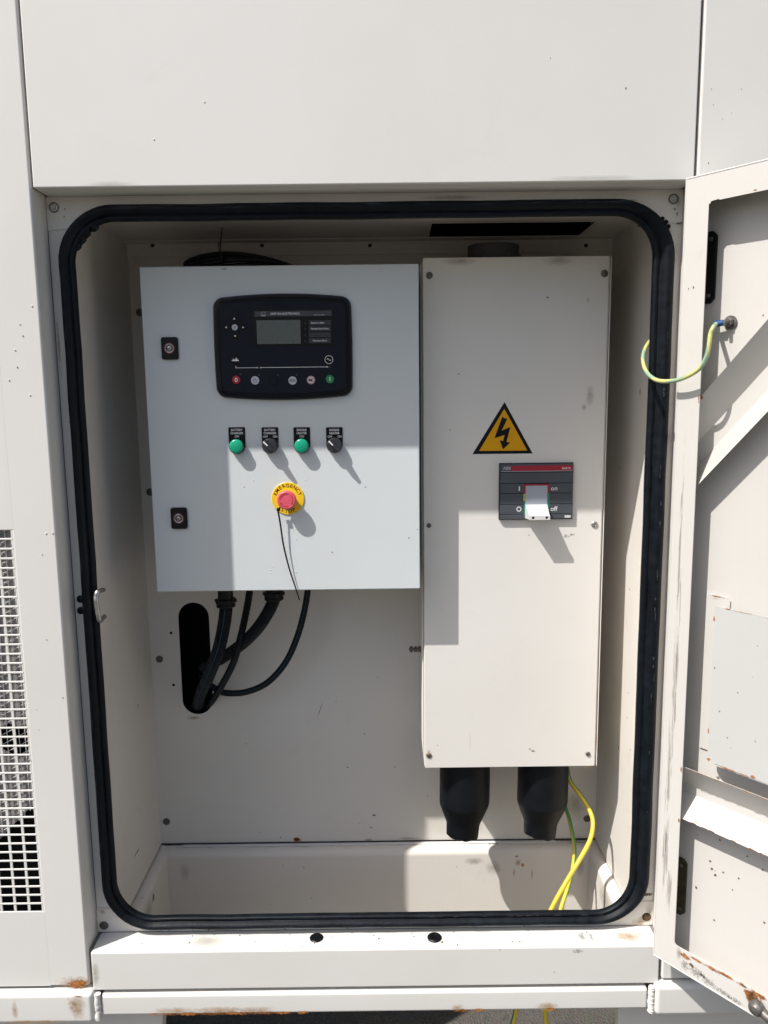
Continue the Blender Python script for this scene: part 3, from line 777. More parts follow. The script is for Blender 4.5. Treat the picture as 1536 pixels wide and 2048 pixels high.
# display module
def c2(x, y, Y=YC-10): q = at(400+x*340/1536, 560+y*340/1536, Y); return q.x, q.z
ctr = ((-302-52)/2, (1733.9+1547.3)/2)
def barrel(hw, hh, bulge, r, n=9):
    P = []
    for (sx_, sz_, a0) in ((1, 1, 0), (-1, 1, 90), (-1, -1, 180), (1, -1, 270)):
        for i in range(n+1):
            a = rad(a0+90*i/n); P.append((sx_*(hw-r)+r*math.cos(a), sz_*(hh-r)+r*math.sin(a)))
        # bulged run to the next corner
        if a0 in (0, 180):
            for i in range(1, 12):
                t = i/12; xx = sx_*(hw-r)*(1-2*t); P.append((xx, sz_*(hh+bulge*(1-(2*t-1)**2))))
        else:
            for i in range(1, 8):
                t = i/8; zz_ = sz_*(hh-r)*(1-2*t); P.append((sx_*(hw+bulge*.18*(1-(2*t-1)**2)), zz_))
    return [(ctr[0]+a, ctr[1]+c) for a, c in P]
b = MB()
lay = [(124, 89, 5.5, 19, 0), (124, 89, 5.5, 19, 5), (121.5, 86.5, 5.5, 17, 9.5), (117.5, 82.5, 5.5, 14, 10.5), (115, 80, 5.3, 12, 8.2), (113.6, 78.6, 5.3, 11, 8.2), (112.5, 77.5, 5.2, 10.5, 9.2), (0, 0, 0, 0, 9.2)]
rings = [barrel(*l_[:4]) for l_ in lay[:-1]]; vv = []; ff = []; k = len(rings[0])
for r_, l_ in zip(rings, lay): vv += [(p[0], YC-l_[4], p[1]) for p in r_]
for i in range(len(rings)-1):
    for j in range(k): j2 = (j+1) % k; ff.append([i*k+j, i*k+j2, (i+1)*k+j2, (i+1)*k+j])
b.add(vv, ff, NAVYB)
b.prism(rings[-1], [], YC-9.2, YC-8.6, NAVY, XZ)
YN = YC-9.2
# status line of the film
def line(p, q, wd, mat, Y=YN):
    (x0, z0), (x1, z1) = p, q; d = Vector((x1-x0, z1-z0)); nn = Vector((-d.y, d.x)).normalized()*wd/2
    b.add([(x0-nn.x, Y-.25, z0-nn.y), (x1-nn.x, Y-.25, z1-nn.y), (x1+nn.x, Y-.25, z1+nn.y), (x0+nn.x, Y-.25, z0+nn.y)], [[0, 1, 2, 3]], mat)
zl = c2(500, 792)[1]
xa, xb, xc, xd = c2(323, 792)[0], c2(515, 792)[0], c2(550, 792)[0], c2(1150, 788)[0]
line((xa, zl), (xb, zl), .8, WPRINT); line((xa, zl-.4), (xa, zl+3.6), .8, WPRINT); line((xc, zl), (xd, zl), .8, WPRINT)
for xx in (xb, xc, xd): b.lathe([(1.1, .2), (1.1, .5), (0, .5)], (xx, YN, zl), FR, WPRINT, 12)
for (cx_, cy_) in ((533, 793), (1168, 788), (367, 852), (533, 858), (704, 861), (873, 859)):
    x, z = c2(cx_, cy_); b.lathe([(1.8, .1), (1.8, .6), (1.2, .8), (0, .8)], (x, YN, z), FR, plain('led_off', (.03, .03, .035), .3) if 'led_off' not in MATS else MATS['led_off'], 12)
mod = b.build('display_module', CB, angle=40, label='dark blue-black controller with a small screen and round buttons')
# screen block
b = MB()
x0, z1 = c2(470, 265); x1, z0 = c2(1212, 590)
b.prism(rrect(x0, x1, z0, z1, 1.2, 2), [], YN-.9, YN, SCRB, XZ)
ex = c2(478, 330)[0]; zt, zb2 = c2(500, 283)[1], c2(500, 332)[1]
b.prism([(x0+4, zb2), (x1-3, zb2), (x1-3, zt), (x0+4, zt)], [], YN-1.3, YN-.9, plain('screen_header', (.03, .033, .038), .3), XZ)
b.text('DEEP SEA ELECTRONICS', 5.0, (c2(768, 305)[0], YN-1.35, c2(768, 305)[1]), WPRINT, xs=.96, bold=.008)
b.text('DSE 7310 MKII', 3.4, (c2(1078, 317)[0], YN-1.35, c2(1078, 317)[1]), GPRINT, xs=.95, bold=.01)
lx, lz = c2(571, 308)
b.prism([(lx-4, lz-3.4), (lx+4, lz-3.4), (lx+4, lz+3.6), (lx-4, lz+3.6)], [[(lx-3.4, lz-1.2), (lx+3.4, lz-1.2), (lx+3.4, lz+3.1), (lx-3.4, lz+3.1)]], YN-1.55, YN-1.3, GPRINT, XZ)
sx0, sz1 = c2(510, 365); sx1, sz0 = c2(912, 575)
b.prism([(sx0, sz0), (sx1, sz0), (sx1, sz1), (sx0, sz1)], [], YN-1.15, YN-.9, LCD, XZ)
chip = plain('label_window', (.017, .02, .024), .35)
for yy, tx in ((388, 'System in Auto'), (441, 'Remote Start Active'), (496, ''), (549, 'Common Alarm')):
    xw0, zw = c2(983, yy); xw1 = c2(1182, yy)[0]
    b.prism([(xw0, zw-4.4), (xw1, zw-4.4), (xw1, zw+4.4), (xw0, zw+4.4)], [], YN-1.1, YN-.9, chip, XZ)
    if tx: b.text(tx, 4.4, ((xw0+xw1)/2-(0 if 'Rem' in tx or 'Com' in tx else 4), YN-1.2, zw), WPRINT, xs=.88, bold=.006)
    xl = c2(950, yy)[0]; b.lathe([(1.6, .9), (1.6, 1.2), (0, 1.2)], (xl, YN, zw), FR, chip, 10)
b.build('screen', mod)
def button(cx_, cy_, r, mat, label, icon=None, ring=None):
    global b
    x, z = c2(cx_, cy_); b = MB(); b.lathe([(r, 0), (r, .9), (r-.5, 1.4), (r-1.0, 1.5), (0, 1.5)], (x, YN, z), FR, mat, 28)
    if ring: b.lathe([(r+.9, 0), (r+.9, .7), (r+.2, .7)], (x, YN, z), FR, ring, 28)
    Y = YN-1.55
    def poly(pts, mt, dd=.2): b.prism([(x+p[0], z+p[1]) for p in pts], [], Y-dd, Y, mt, XZ)
    if icon: icon(x, z, Y, poly)
    b.build('button', mod, label=label)
def tri(a):
    def f(x, z, Y, poly):
        poly([(2.1*math.cos(a+t), 2.1*math.sin(a+t)) for t in (0, 2*PI/3, 4*PI/3)], WPRINT)
    return f
button(310, 350, 5.6, SCRB, 'small up-arrow button of the keypad', tri(PI/2), NAVYB)
button(318, 506, 5.6, SCRB, 'small down-arrow button of the keypad', tri(-PI/2), NAVYB)
button(238, 429, 5.6, SCRB, 'small left-arrow button of the keypad', tri(PI), NAVYB)
button(390, 429, 5.6, SCRB, 'small right-arrow button of the keypad', tri(0), NAVYB)
def tick(x, z, Y, poly): poly([(-2, -.6), (-.6, -2.2), (2.2, 1.6), (1.4, 2.2), (-.7, -.8), (-1.4, 0)], STKB)
button(314, 428, 5.4, BTNW, 'white round accept button in the middle of the arrows', tick, NAVYB)
def oicon(x, z, Y, poly): b.prism([(x+2.6*math.cos(i*PI/12), z+3.7*math.sin(i*PI/12)) for i in range(24)], [[(x+1.3*math.cos(i*PI/12), z+2.3*math.sin(i*PI/12)) for i in range(24)]], Y-.2, Y, WPRINT, XZ)
button(327, 902, 7.6, BTNR, 'red stop key marked O', oicon, SCRB)
def hand(x, z, Y, poly):
    poly([(-2.4, -4), (2.4, -4), (2.8, .8), (1.6, 1.4), (.4, 1.2), (.2, 4), (-1, 4), (-1, .4), (-3, 1.2), (-3.4, .4)], BTNW if False else NAVY, .12)
    b.prism([(x-1.9, z-3.5), (x+1.9, z-3.5), (x+2.2, z+.5), (x+.0, z+.7), (x-.3, z+3.4), (x-.6, z+3.4), (x-.6, z-.1), (x-2.4, z+.5)], [], Y-.25, Y-.12, BTNW, XZ)
button(498, 907, 7.6, BTNW, 'white key with a hand symbol', hand, SCRB)
button(668, 911, 7.8, NAVY, 'blank dark key', None, SCRB)
def auto(x, z, Y, poly):
    b.prism(rrect(x-5.4, x+5.4, z-2.3, z+2.3, .9, 3), [rrect(x-5.0, x+5.0, z-1.9, z+1.9, .7, 3)], Y-.2, Y, NAVY, XZ)
    b.text('AUTO', 3.4, (x, Y-.15, z), NAVY, xs=.95)
button(836, 909, 7.6, BTNW, 'white key marked AUTO', auto, SCRB)
def horn(x, z, Y, poly):
    poly([(-3.8, 2.4), (-3.8, -2.4), (-.4, -1), (2.4, -3), (3, -2.4), (1.6, .2), (3.4, 2.6), (2.8, 3), (0, 1)], STKB)
    b.prism(circ(x, z, 7.0), [circ(x, z, 6.4)], Y-.15, Y, BTNR, XZ)
button(1003, 904, 7.6, plain('button_pinkwhite', (.56, .48, .48), .45), 'white and red key with a muted horn symbol', horn, SCRB)
def bar_(x, z, Y, poly): poly([(-.75, -3.6), (.75, -3.6), (.75, 3.6), (-.75, 3.6)], WPRINT)
button(1174, 896, 7.6, BTNG, 'green start key marked I', bar_, SCRB)
def city(x, z, Y, poly):
    poly([(-6.6, -2), (6.2, -2.2), (6.2, -.8), (4.8, -.2), (4.6, 2), (4, 2), (3.8, -.4), (2.6, 0), (2.6, 3.2), (.8, 4), (.6, 1.2), (-.8, .2), (-1, 1.6), (-2, .4), (-3.6, .6), (-3.8, 2.6), (-4.4, 2.6), (-4.6, -.6), (-6.6, -1)], WPRINT)
button(320, 722, 7.8, SCRB, 'black key with a small skyline symbol', city, NAVYB)
def sine(x, z, Y, poly):
    top_ = [(-4+8*i/12, 1.7*math.sin(2*PI*i/12)+.55) for i in range(13)]; bot_ = [(p[0], p[1]-1.1) for p in reversed(top_)]
    poly(top_+bot_, WPRINT); b.prism(circ(x, z, 7.6), [circ(x, z, 6.8)], Y-.15, Y, WPRINT, XZ)
button(1165, 720, 7.8, SCRB, 'black key with a sine wave in a white ring', sine, NAVYB)

# pilot lamps and selectors
def legend(parent, x, zc, ztop, lines):
    global b
    b = MB(); b.prism(rrect(x-15.2, x+15.2, zc-3, ztop, [1.6, 1.6, .6, .6], 4), [], YC-1.6, YC, STKB, XZ)
    for (tx, dx, dz, s_) in lines: b.text(tx, s_, (x+dx, YC-1.65, ztop-dz), WPRINT, xs=.92, bold=.012)
    b.build('legend_plate', parent)
def lamp(px, py, words, lab):
    q = at(px, py, YC-12); x, z = q.x, q.z; zt = at(px, 854.5, YC-1).z
    b = MB(); b.lathe([(14.4, 0), (14.4, 8.5), (13.6, 9.6), (13.0, 9.6)], (x, YC-.0, z), FR, BLACKP, 40)
    root = b.build('pilot_lamp', CB, label=lab)
    b = MB(); b.lathe([(13.0, 8), (13.0, 13), (12.2, 14.6), (10, 15.6), (6, 16.2), (0, 16.5)], (x, YC, z), FR, GREENL, 40); b.build('lens', root, angle=60)
    legend(root, x, z, zt, words)
def selector(px, py, words, lab):
    q = at(px, py, YC-12); x, z = q.x, q.z; zt = at(px, 854.5, YC-1).z
    b = MB(); b.lathe([(14.4, 0), (14.4, 9), (13.8, 10), (13.4, 10)], (x, YC, z), FR, KNOB, 40)
    b.lathe([(13.2, 9), (13.2, 13), (12.3, 14), (0, 14)], (x, YC, z), FR, KNOB, 40)
    root = b.build('selector_switch', CB, label=lab)
    b = MB(); a = rad(135); d = Vector((math.cos(a), 0, math.sin(a))); e = Vector((-d.z, 0, d.x))
    c0 = Vector((x, 0, z)); vv = []
    for (s_, hy) in ((1, 0), (-1, 0)):
        pass
    sec = [(-13, 14), (13, 14), (12.4, 25), (9.5, 27.5), (-9.5, 27.5), (-12.4, 25)]
    for hw in (1, -1):
        for (s_, h) in sec:
            wd = 3.4 if h < 20 else 2.6
            p = c0+d*s_+e*(wd*hw); vv.append((p.x, YC-h, p.z))
    k = len(sec); ff = [[i for i in range(k)], [k+i for i in reversed(range(k))]]+[[i, (i+1) % k, k+(i+1) % k, k+i] for i in range(k)]
    b.add(vv, ff, KNOB)
    p0, p1 = c0+d*2, c0+d*12.6
    b.add([(p0+e*-1).to_tuple()[0:1]+(YC-27.75,)+((p0+e*-1).z,), (p1.x-e.x*1, YC-27.0 if False else YC-27.75, p1.z-e.z*1), (p1.x+e.x*1, YC-27.75, p1.z+e.z*1), (p0.x+e.x*1, YC-27.75, p0.z+e.z*1)], [[0, 1, 2, 3]], WPRINT)
    b.build('knob', root)
    legend(root, x, z, zt, words)
lamp(472.5, 893, [('BATTERY', 0, 5.2, 5.6), ('CHARGER', 0, 11, 5.6), ('ON', 0, 17, 5.6)], 'green battery charger pilot lamp')
selector(539, 892, [('BATTERY', 0, 5.2, 5.6), ('CHARGER', 0, 11, 5.6), ('OFF', -8.4, 17.4, 5.4), ('ON', 9.4, 17.4, 5.4)], 'black battery charger switch turned to OFF')
lamp(603, 892, [('ENGINE', 0, 5.2, 5.6), ('HEATER', 0, 11, 5.6), ('ON', 0, 17, 5.6)], 'green engine heater pilot lamp')
selector(668.5, 891, [('ENGINE', 0, 5.2, 5.6), ('HEATER', 0, 11, 5.6), ('OFF', -8.4, 17.4, 5.4), ('ON', 9.4, 17.4, 5.4)], 'black engine heater switch turned to OFF')

# emergency stop
ex_, ez_ = -177.3, 1364
b = MB(); b.lathe([(13, 0), (13, 9), (12, 12), (12, 14)], (ex_, YC, ez_), FR, YEL, 32)
es = b.build('emergency_stop_button', CB, label='emergency stop with a faded red mushroom head on a yellow disc')
b = MB(); b.lathe([(30.3, 0), (30.3, 1.6), (29.8, 2.0), (0, 2.0)], (ex_, YC, ez_), FR, YEL, 56)
word = 'EMERGENCY'
for i, ch in enumerate(word):
    a = rad(90+(4-i)*17.2); r = 24.0
    b.text(ch, 9.4, (ex_+r*math.cos(a), YC-2.05, ez_+r*math.sin(a)), STKB, rot=a-PI/2, bold=.012)
for i, ch in enumerate('STOP'):
    a = rad(270+(i-1.5)*17.5); r = 24.0
    b.text(ch, 9.4, (ex_+r*math.cos(a), YC-2.05, ez_+r*math.sin(a)), STKB, rot=a+PI/2, bold=.012)
b.build('legend_disc', es)
b = MB(); hx, hz = ex_, ez_-.5
b.lathe([(11, 13.5), (15.5, 15), (17.6, 17.5), (18.0, 20), (17.4, 22.6), (15.8, 24.2), (14.6, 24.6), (13.8, 24.2), (12.5, 24.0), (0, 24.4)], (hx, YC, hz), FR, PINK, 48)
for a0 in (95, 215, 335):
    P1 = [(hx+12.4*math.cos(rad(a0+t)), hz+12.4*math.sin(rad(a0+t))) for t in range(0, 73, 8)]; P2 = [(hx+11.0*math.cos(rad(a0+t)), hz+11.0*math.sin(rad(a0+t))) for t in range(72, -1, -8)]
    b.prism(P1+P2, [], YC-24.55, YC-24.0, PINKD, XZ)
    aa = rad(a0-2); c_ = (hx+11.7*math.cos(aa), hz+11.7*math.sin(aa)); tn = (math.sin(aa), -math.cos(aa)); rn = (math.cos(aa), math.sin(aa))
    b.prism([(c_[0]+tn[0]*3, c_[1]+tn[1]*3), (c_[0]+rn[0]*2, c_[1]+rn[1]*2), (c_[0]-rn[0]*2, c_[1]-rn[1]*2)], [], YC-24.6, YC-24.0, PINKD, XZ)
b.build('mushroom_head', es, angle=50)

# cable glands under the cabinet
GY1, GY2 = 1600, 1620
def gland(px, Y, r, ye):
    global b
    q = at(px, ye, Y); b = MB(); z = 1191; L = z-q.z
    pr = [(r, 0), (r, L-20), (r*1.32, L-19), (r*1.32, L-12.5), (r*1.12, L-12), (r*1.12, L-8.5), (r*1.25, L-8), (r*1.25, L-3.5), (r*.95, L-1), (r*.8, L), (0, L)]
    b.lathe(pr, (q.x, Y, z), (0, 0, -1), BLACKP, 12)
    for k in range(8):
        a = 2*PI*k/8; b.box(q.x+r*1.34*math.cos(a)-1.5, q.x+r*1.34*math.cos(a)+1.5, Y+r*1.34*math.sin(a)-1.5, Y+r*1.34*math.sin(a)+1.5, q.z+12.5, q.z+19, BLACKP, .4, 1)
    b.build('cable_gland', CB); return Vector((q.x, Y, q.z))
ga = gland(452, 1535, 15.5, 1216); gb_ = gland(548, 1540, 15.5, 1202)

# ------------------------------------------------------------------ corrugated conduits
def corr(pts, r, name_label, pitch=3.6, stripe=None):
    b = MB()
    b.tube(pts, r, CONDUIT, 18, step=.9, rf=lambda s_, L: r+.075*r*(1 if (s_ % pitch) < pitch*.55 else -1))
    if stripe:
        P = catmull([Vector(p) for p in pts], 6)
        Q = []
        for i, p in enumerate(P):
            t = (P[min(i+1, len(P)-1)]-P[max(i-1, 0)]).normalized(); v = (CAM-p).normalized(); sd_ = t.cross(v).normalized()
            Q.append(p+(v-t*v.dot(t)).normalized()*(r*1.02)+sd_*r*.15*stripe)
        b.tube(Q, .7, plain('blue_tracer', (.01, .07, .12), .5) if 'blue_tracer' not in MATS else MATS['blue_tracer'], 6)
    o = b.build('corrugated_conduit'); tag(o, name_label, 'conduit', 'corrugated conduits under the control cabinet')
g_ = lambda x, y, Y: at(x, y, Y)
corr([ga+Vector((0, 0, 10)), ga, g_(448, 1250, 1545), g_(437, 1300, 1570), g_(418, 1350, 1620), g_(400, 1392, 1685), g_(396, 1408, 1722), g_(392, 1412, 1780)], 12.5,
     'thick black corrugated conduit hanging straight down from the left gland into the wall slot', 4.0, 1.0)
corr([g_(500, 1165, 1580), g_(499, 1185, 1580), g_(492, 1225, 1583), g_(481, 1275, 1590), g_(467, 1325, 1610), g_(443, 1372, 1650), g_(424, 1402, 1700), g_(410, 1418, 1760)], 7.0,
     'thin black corrugated conduit passing between the two glands and crossing over the thick ones', 3.0)
corr([gb_+Vector((0, 0, 10)), gb_+Vector((0, 0, 3)), g_(536, 1225, 1550), g_(514, 1258, 1575), g_(484, 1288, 1615), g_(448, 1314, 1670), g_(425, 1326, 1712), g_(408, 1336, 1765)], 12.0,
     'thick black corrugated conduit sweeping left from the right gland into the wall slot', 4.0)
corr([g_(616, 1165, 1620), g_(615, 1185, 1620), g_(608, 1225, 1622), g_(594, 1275, 1628), g_(571, 1325, 1638), g_(535, 1365, 1650), g_(492, 1384, 1662), g_(452, 1386, 1680), g_(434, 1379, 1694), g_(414, 1366, 1722), g_(402, 1354, 1765)], 6.6,
     'rightmost thin black conduit making a long curved loop below the cabinet', 3.0, 0.6)

# coil of cable on the cabinet
b = MB(); random.seed(21)
for i in range(7):
    r = 104+random.uniform(-8, 5); cz = 1790+i*4.2+random.uniform(-1, 1); P = []
    for k in range(26):
        a = 2*PI*k/26
        P.append((-276+4*math.sin(i)+(r)*math.cos(a), 1592+.8*r*math.sin(a), cz+3*math.sin(2*a+i)-4*math.cos(a)**2*(i/3.5)+1.5*math.sin(a*3+i*2)))
    b.tube(P, 4.3, BLACKP, 10, step=6, closed=True)
o = b.build('cable_coil'); tag(o, 'coiled black cable lying on top of the grey control cabinet', 'cable')
b = MB()
q = at(444, 522, 1500)
b.tube([q+Vector((0, 6, -6)), q+Vector((1, -4, 4)), q+Vector((3, 4, 14)), q+Vector((0, 22, 20)), q+Vector((-2, 8, 10))], 1.8, BLACKP, 6, step=2)
b.tube([q+Vector((0, -2, 8)), at(441, 490, 1500), at(444, 455, 1500)], 1.1, BLACKP, 6, step=3)
b.tube([q+Vector((-2, -2, 6)), at(437, 492, 1500), at(438, 484, 1500)], .9, BLACKP, 6, step=3)
o = b.build('cable_tie'); tag(o, 'black cable tie strapped round the coil with its tail pointing up', 'cable tie')
# cable tie under the stop button
b = MB()
pts = [at(556, 1021, 1438), at(561, 1050, 1440), at(567, 1090, 1442), at(578, 1135, 1444), at(590, 1172, 1446), at(599, 1200, 1447)]
P = catmull(pts, 4); vv = []; ff = []
for i, p in enumerate(P):
    wd = 1.5*(1-.45*(i/len(P))**3); dpt = 2.4
    t = (P[min(i+1, len(P)-1)]-P[max(0, i-1)]).normalized(); s_ = Vector((.55, .83, 0)); s_ = (s_-t*s_.dot(t)).normalized(); n_v = t.cross(s_)
    for (a_, c_) in ((-1, -.35), (1, -.35), (1, .35), (-1, .35)): vv.append(p+s_*wd*1.25*a_+n_v*c_*1.3)
for i in range(len(P)-1):
    for k in range(4): ff.append([i*4+k, i*4+(k+1) % 4, (i+1)*4+(k+1) % 4, (i+1)*4+k])
ff += [[3, 2, 1, 0], [(len(P)-1)*4+k for k in range(4)]]
b.add(vv, ff, BLACKP)
q = at(557, 1019, 1437); b.box(q.x-3.2, q.x+3.2, q.y-2.5, q.y+3, q.z-3, q.z+3, BLACKP, .8, 1)
ring = [(ex_+14.2*math.cos(a), YC-12.5, ez_+14.2*math.sin(a)) for a in [2*PI*i/28 for i in range(28)]]
b.tube(ring, .9, BLACKP, 6, closed=True, step=3)
b.tube([q, Vector((ex_-11, YC-12.5, ez_-11))], 1.4, BLACKP, 6, smooth=False)
o = b.build('cable_tie'); tag(o, 'long black cable tie dangling from the red emergency stop button', 'cable tie')

# ------------------------------------------------------------------ breaker box
BX = thing('breaker_box', 'tall cream steel breaker box beside the grey control cabinet', 'electrical box', (253, 1607, 797))
YB = 1505
b = MB()
b.box(78.5, 429.5, YB+4, YW-1, 799, 1801, BOXP, 2, 2)
b.box(430, 431.6, YB+2, YB+40, 797, 1803, BOXP, .5, 1); b.box(75.5, 78, YB+16, YB+60, 835, 1795, BOXP, .8, 1)
b.stain((428, YB+1.4, 850), (3, 0, 0), (0, 0, 35), RUSTL)
b.build('body', BX)
b = MB()
brl = (233, 361, 1316, 1414)
b.box(79.5, 426, YB, YB+3, 798, 1804, BOXP, 1.2, 2)
b.stain((150, YB-.4, 1797), (40, 0, 0), (0, 0, 10), GRIME); b.stain((330, YB-.4, 1796), (35, 0, 0), (0, 0, 12), GRIME)
for px, py, s1, s2, mt in [(1180, 790, 12, 24, GRIME), (1168, 815, 6, 8, GRIME), (1176, 600, 5, 8, GRIME), (1133, 1072, 10, 4, SCUFF), (1145, 1069, 8, 3.5, SCUFF), (1058, 1070, 1.6, 1.6, CHIP), (917, 748, 2.5, 1.4, CHIP),
        (1060, 1498, 4, 4, SCUFF), (875, 1491, 1.6, 2, CHIP), (1066, 1502, 5, 2, CHIP), (900, 860, 2, 2, CHIP), (1095, 595, 3, 2, CHIP), (940, 1485, 1.5, 30, CHALK)]:
    b.stain(at(px, py, YB-.4), (s1, 0, 0), (0, 0, s2), mt)
b.stain(at(858, 1505, YB-.4), (6, 0, 0), (0, 0, 11), RUSTL); b.stain(at(858, 1511, YB-.5), (11, 0, 0), (0, 0, 11), RUST)
b.stain(at(1176, 1508, YB-.5), (9, 0, 0), (0, 0, 8), RUST); b.stain(at(1177, 1535, YB-.5), (10, 0, 0), (0, 0, 3), RUSTL)
cv = b.build('cover_panel', BX)
for px, py, r, mt, l in [(859, 551, 6.4, STEELD, 'dark screw at the upper left of the cover'), (1209, 547, 6.8, STEELD, 'screw at the upper right of the cover'), (858, 1051, 4.6, STEELD, 'small screw halfway down the left edge of the cover'),
                        (1189, 1049, 6.6, STEEL, 'pale screw right of the breaker'), (858, 1511, 5.0, STEELD, 'rusty screw at the lower left of the cover'), (1176, 1508, 4.8, STEELD, 'rusty screw at the lower right of the cover')]:
    b = MB(); screw(b, at(px, py, YB), FR, r, mt); b.build('screw', cv, label=l)
# stud on the side, collar, boots
b = MB(); q = at(832, 1298.5, 1600)
b.tube([(84, 1600, q.z), (q.x-18+3, 1600, q.z)], 3.2, STEELD, 10, smooth=False)
for xo, r, h in ((q.x-13, 6.8, 6), (q.x-4, 6.4, 6), (q.x+4, 6.6, 8)): b.lathe([(r, 0), (r, h), (0, h)], (xo, 1600, q.z), (1, 0, 0), STEELD if xo < q.x+2 else plain('brass_nut', (.20, .13, .085), .45, .6), 6)
b.build('earth_stud', BX)
b = MB(); b.lathe([(50, 0), (50, 35), (46, 35), (46, 2)], (222, 1590, 1803), (0, 0, 1), GALV, 40)
b.lathe([(58, 0), (58, 3), (50, 3)], (222, 1590, 1803), (0, 0, 1), GALV, 40)
for a in (200, 245, 295, 340):
    x, y = 222+51*math.cos(rad(a)), 1590+51*math.sin(rad(a)); b.box(x-4, x+4, y-4, y+4, 1806, 1818, GALV, 1, 1)
b.build('duct_collar', BX)
def boot(pxc, Y, tilt, lab, sd_):
    global b
    q = at(pxc, 1545, Y); x = q.x; b = MB(); seg = 44; vv = []
    prof_ = [(53.5, 800), (53.5, 740), (53.5, 690), (52.3, 682), (45, 662), (38, 645), (35.6, 637), (35, 625), (34.2, 610), (31, 608), (27, 618), (0, 622)]
    for (r, z) in prof_:
        for k in range(seg):
            a = 2*PI*k/seg; t = max(0, (700-z)/90)
            zz_ = z-(tilt*math.cos(a)*min(t, 1)) + (1.2*math.sin(7*a+sd_) if 600 < z < 625 else 0)
            flat = 1+.0*t
            vv.append((x-5*min(t, 1)+r*math.cos(a)*flat, Y+r*math.sin(a)*(1-.22*min(t, 1)), zz_-(r*.05*math.sin(a))))
    ff = [[i*seg+k, i*seg+(k+1) % seg, (i+1)*seg+(k+1) % seg, (i+1)*seg+k] for i in range(len(prof_)-1) for k in range(seg)]
    b.add(vv, ff, BOOT)
    random.seed(sd_)
    for i in range(9):
        a = random.uniform(3.3, 5.0); xx = x+34*math.cos(a); yy_ = Y+27*math.sin(a)
        b.tube([(xx, yy_, 616), (xx+random.uniform(-5, 3), yy_-3, 611+random.uniform(-2, 4))], .5, BOOT, 4, smooth=False)
    b.build('cable_boot', BX, angle=14, label=lab)
boot(929.5, 1572, 4, 'left black rubber cable boot under the box', 2); boot(1086, 1572, 6, 'right black rubber cable boot under the box', 6)

# circuit breaker set in the cover
YK = YB-8
def c5(x, y, Y=YK): q = at(920+x*300/1536, 780+y*300/1536, Y); return q.x, q.z
kx0, kz1 = c5(405, 752); kx1, kz0 = c5(1152, 1322)
b = MB()
b.box(kx0, kx1, YK+1.2, YB, kz0, kz1, SLATED, .6, 1)
rows = [752, 842, 955, 1058, 1170, 1272, 1322]
for i in range(6):
    za, zb_ = c5(780, rows[i])[1], c5(780, rows[i+1])[1]
    if i in (2, 3, 4):
        wl, wr = c5(655, 1000)[0], c5(915, 1000)[0]
        b.box(kx0+1.6, wl, YK, YK+2, zb_+.5, za-.5, SLATE, .5, 1); b.box(wr, kx1-.6, YK, YK+2, zb_+.5, za-.5, SLATE, .5, 1)
    else: b.box(kx0+1.6, kx1-.6, YK, YK+2, zb_+.5, za-.5, SLATE, .5, 1)
rx0, rz1 = c5(425, 778); rx1, rz0 = c5(1150, 822)
b.prism([(rx0+18, rz0), (rx1, rz0), (rx1, rz1), (rx0+18, rz1)], [], YK-.35, YK+.2, REDS, XZ)
b.prism([(rx0, rz0-1.3), (rx1, rz0-1.3), (rx1, rz0-.3), (rx0, rz0-.3)], [], YK-.35, YK+.2, GPRINT, XZ)
b.text('ABB', 9.0, (c5(480, 806)[0], YK-.1, c5(480, 803)[1]), GPRINT, bold=.022, ex=.3, xs=.9)
b.text('SACE T6', 5.2, (c5(1088, 801)[0], YK-.36, c5(1088, 801)[1]), WPRINT, bold=.012, xs=.85)
b.text('on', 12.5, (c5(965, 1006)[0], YK-.05, c5(965, 1008)[1]), WPRINT)
b.text('off', 12.5, (c5(960, 1218)[0], YK-.05, c5(960, 1218)[1]), WPRINT)
x, z = c5(608, 1010); b.prism([(x-1.1, z-4.4), (x+1.1, z-4.4), (x+1.1, z+4.4), (x-1.1, z+4.4)], [], YK-.2, YK, WPRINT, XZ)
x, z = c5(603, 1220); b.prism(circ(x, z, 4.7), [circ(x, z, 3.3)], YK-.2, YK, WPRINT, XZ)
x, z = c5(1102, 1295); b.prism(rrect(x-5.8, x+5.8, z-2.2, z+2.2, .5, 2), [], YK-.5, YK, WPLAS, XZ)
x, z = c5(600, 795)
b.stain((c5(480, 940)[0], YK-.3, c5(480, 940)[1]), (14, 0, 0), (0, 0, 1.2), CHALK)
# coloured frame of the lever slot
x0, z1 = c5(655, 965); x1, z0 = c5(915, 1058)
b.prism([(x0, z0), (x1, z0), (x1, z1), (x0, z1)], [], YK+.2, YK+1.4, REDS, XZ)
x0g, z1g = c5(655, 1062); x1g, z0g = c5(915, 1272)
b.prism([(x0g, z0g), (x1g, z0g), (x1g, z1g), (x0g, z1g)], [], YK+.3, YK+1.4, GREENP, XZ)
x0y, z1y = c5(650, 1064); x1y, z0y = c5(672, 1136)
b.prism([(x0y, z0y), (x1y, z0y), (x1y, z1y), (x0y, z1y)], [], YK-.2, YK+.4, YELP, XZ)
br = b.build('circuit_breaker', BX, label='grey circuit breaker front with a red stripe and on and off marks')
b = MB()
xa, za = c5(672, 980); xb, zb_ = c5(892, 1170)
b.box(xa, xb, YK-1.4, YK+.6, zb_-2, za, plain('slider_grey', (.33, .36, .41), .35), .6, 2)
b.build('slider', br)
b = MB()
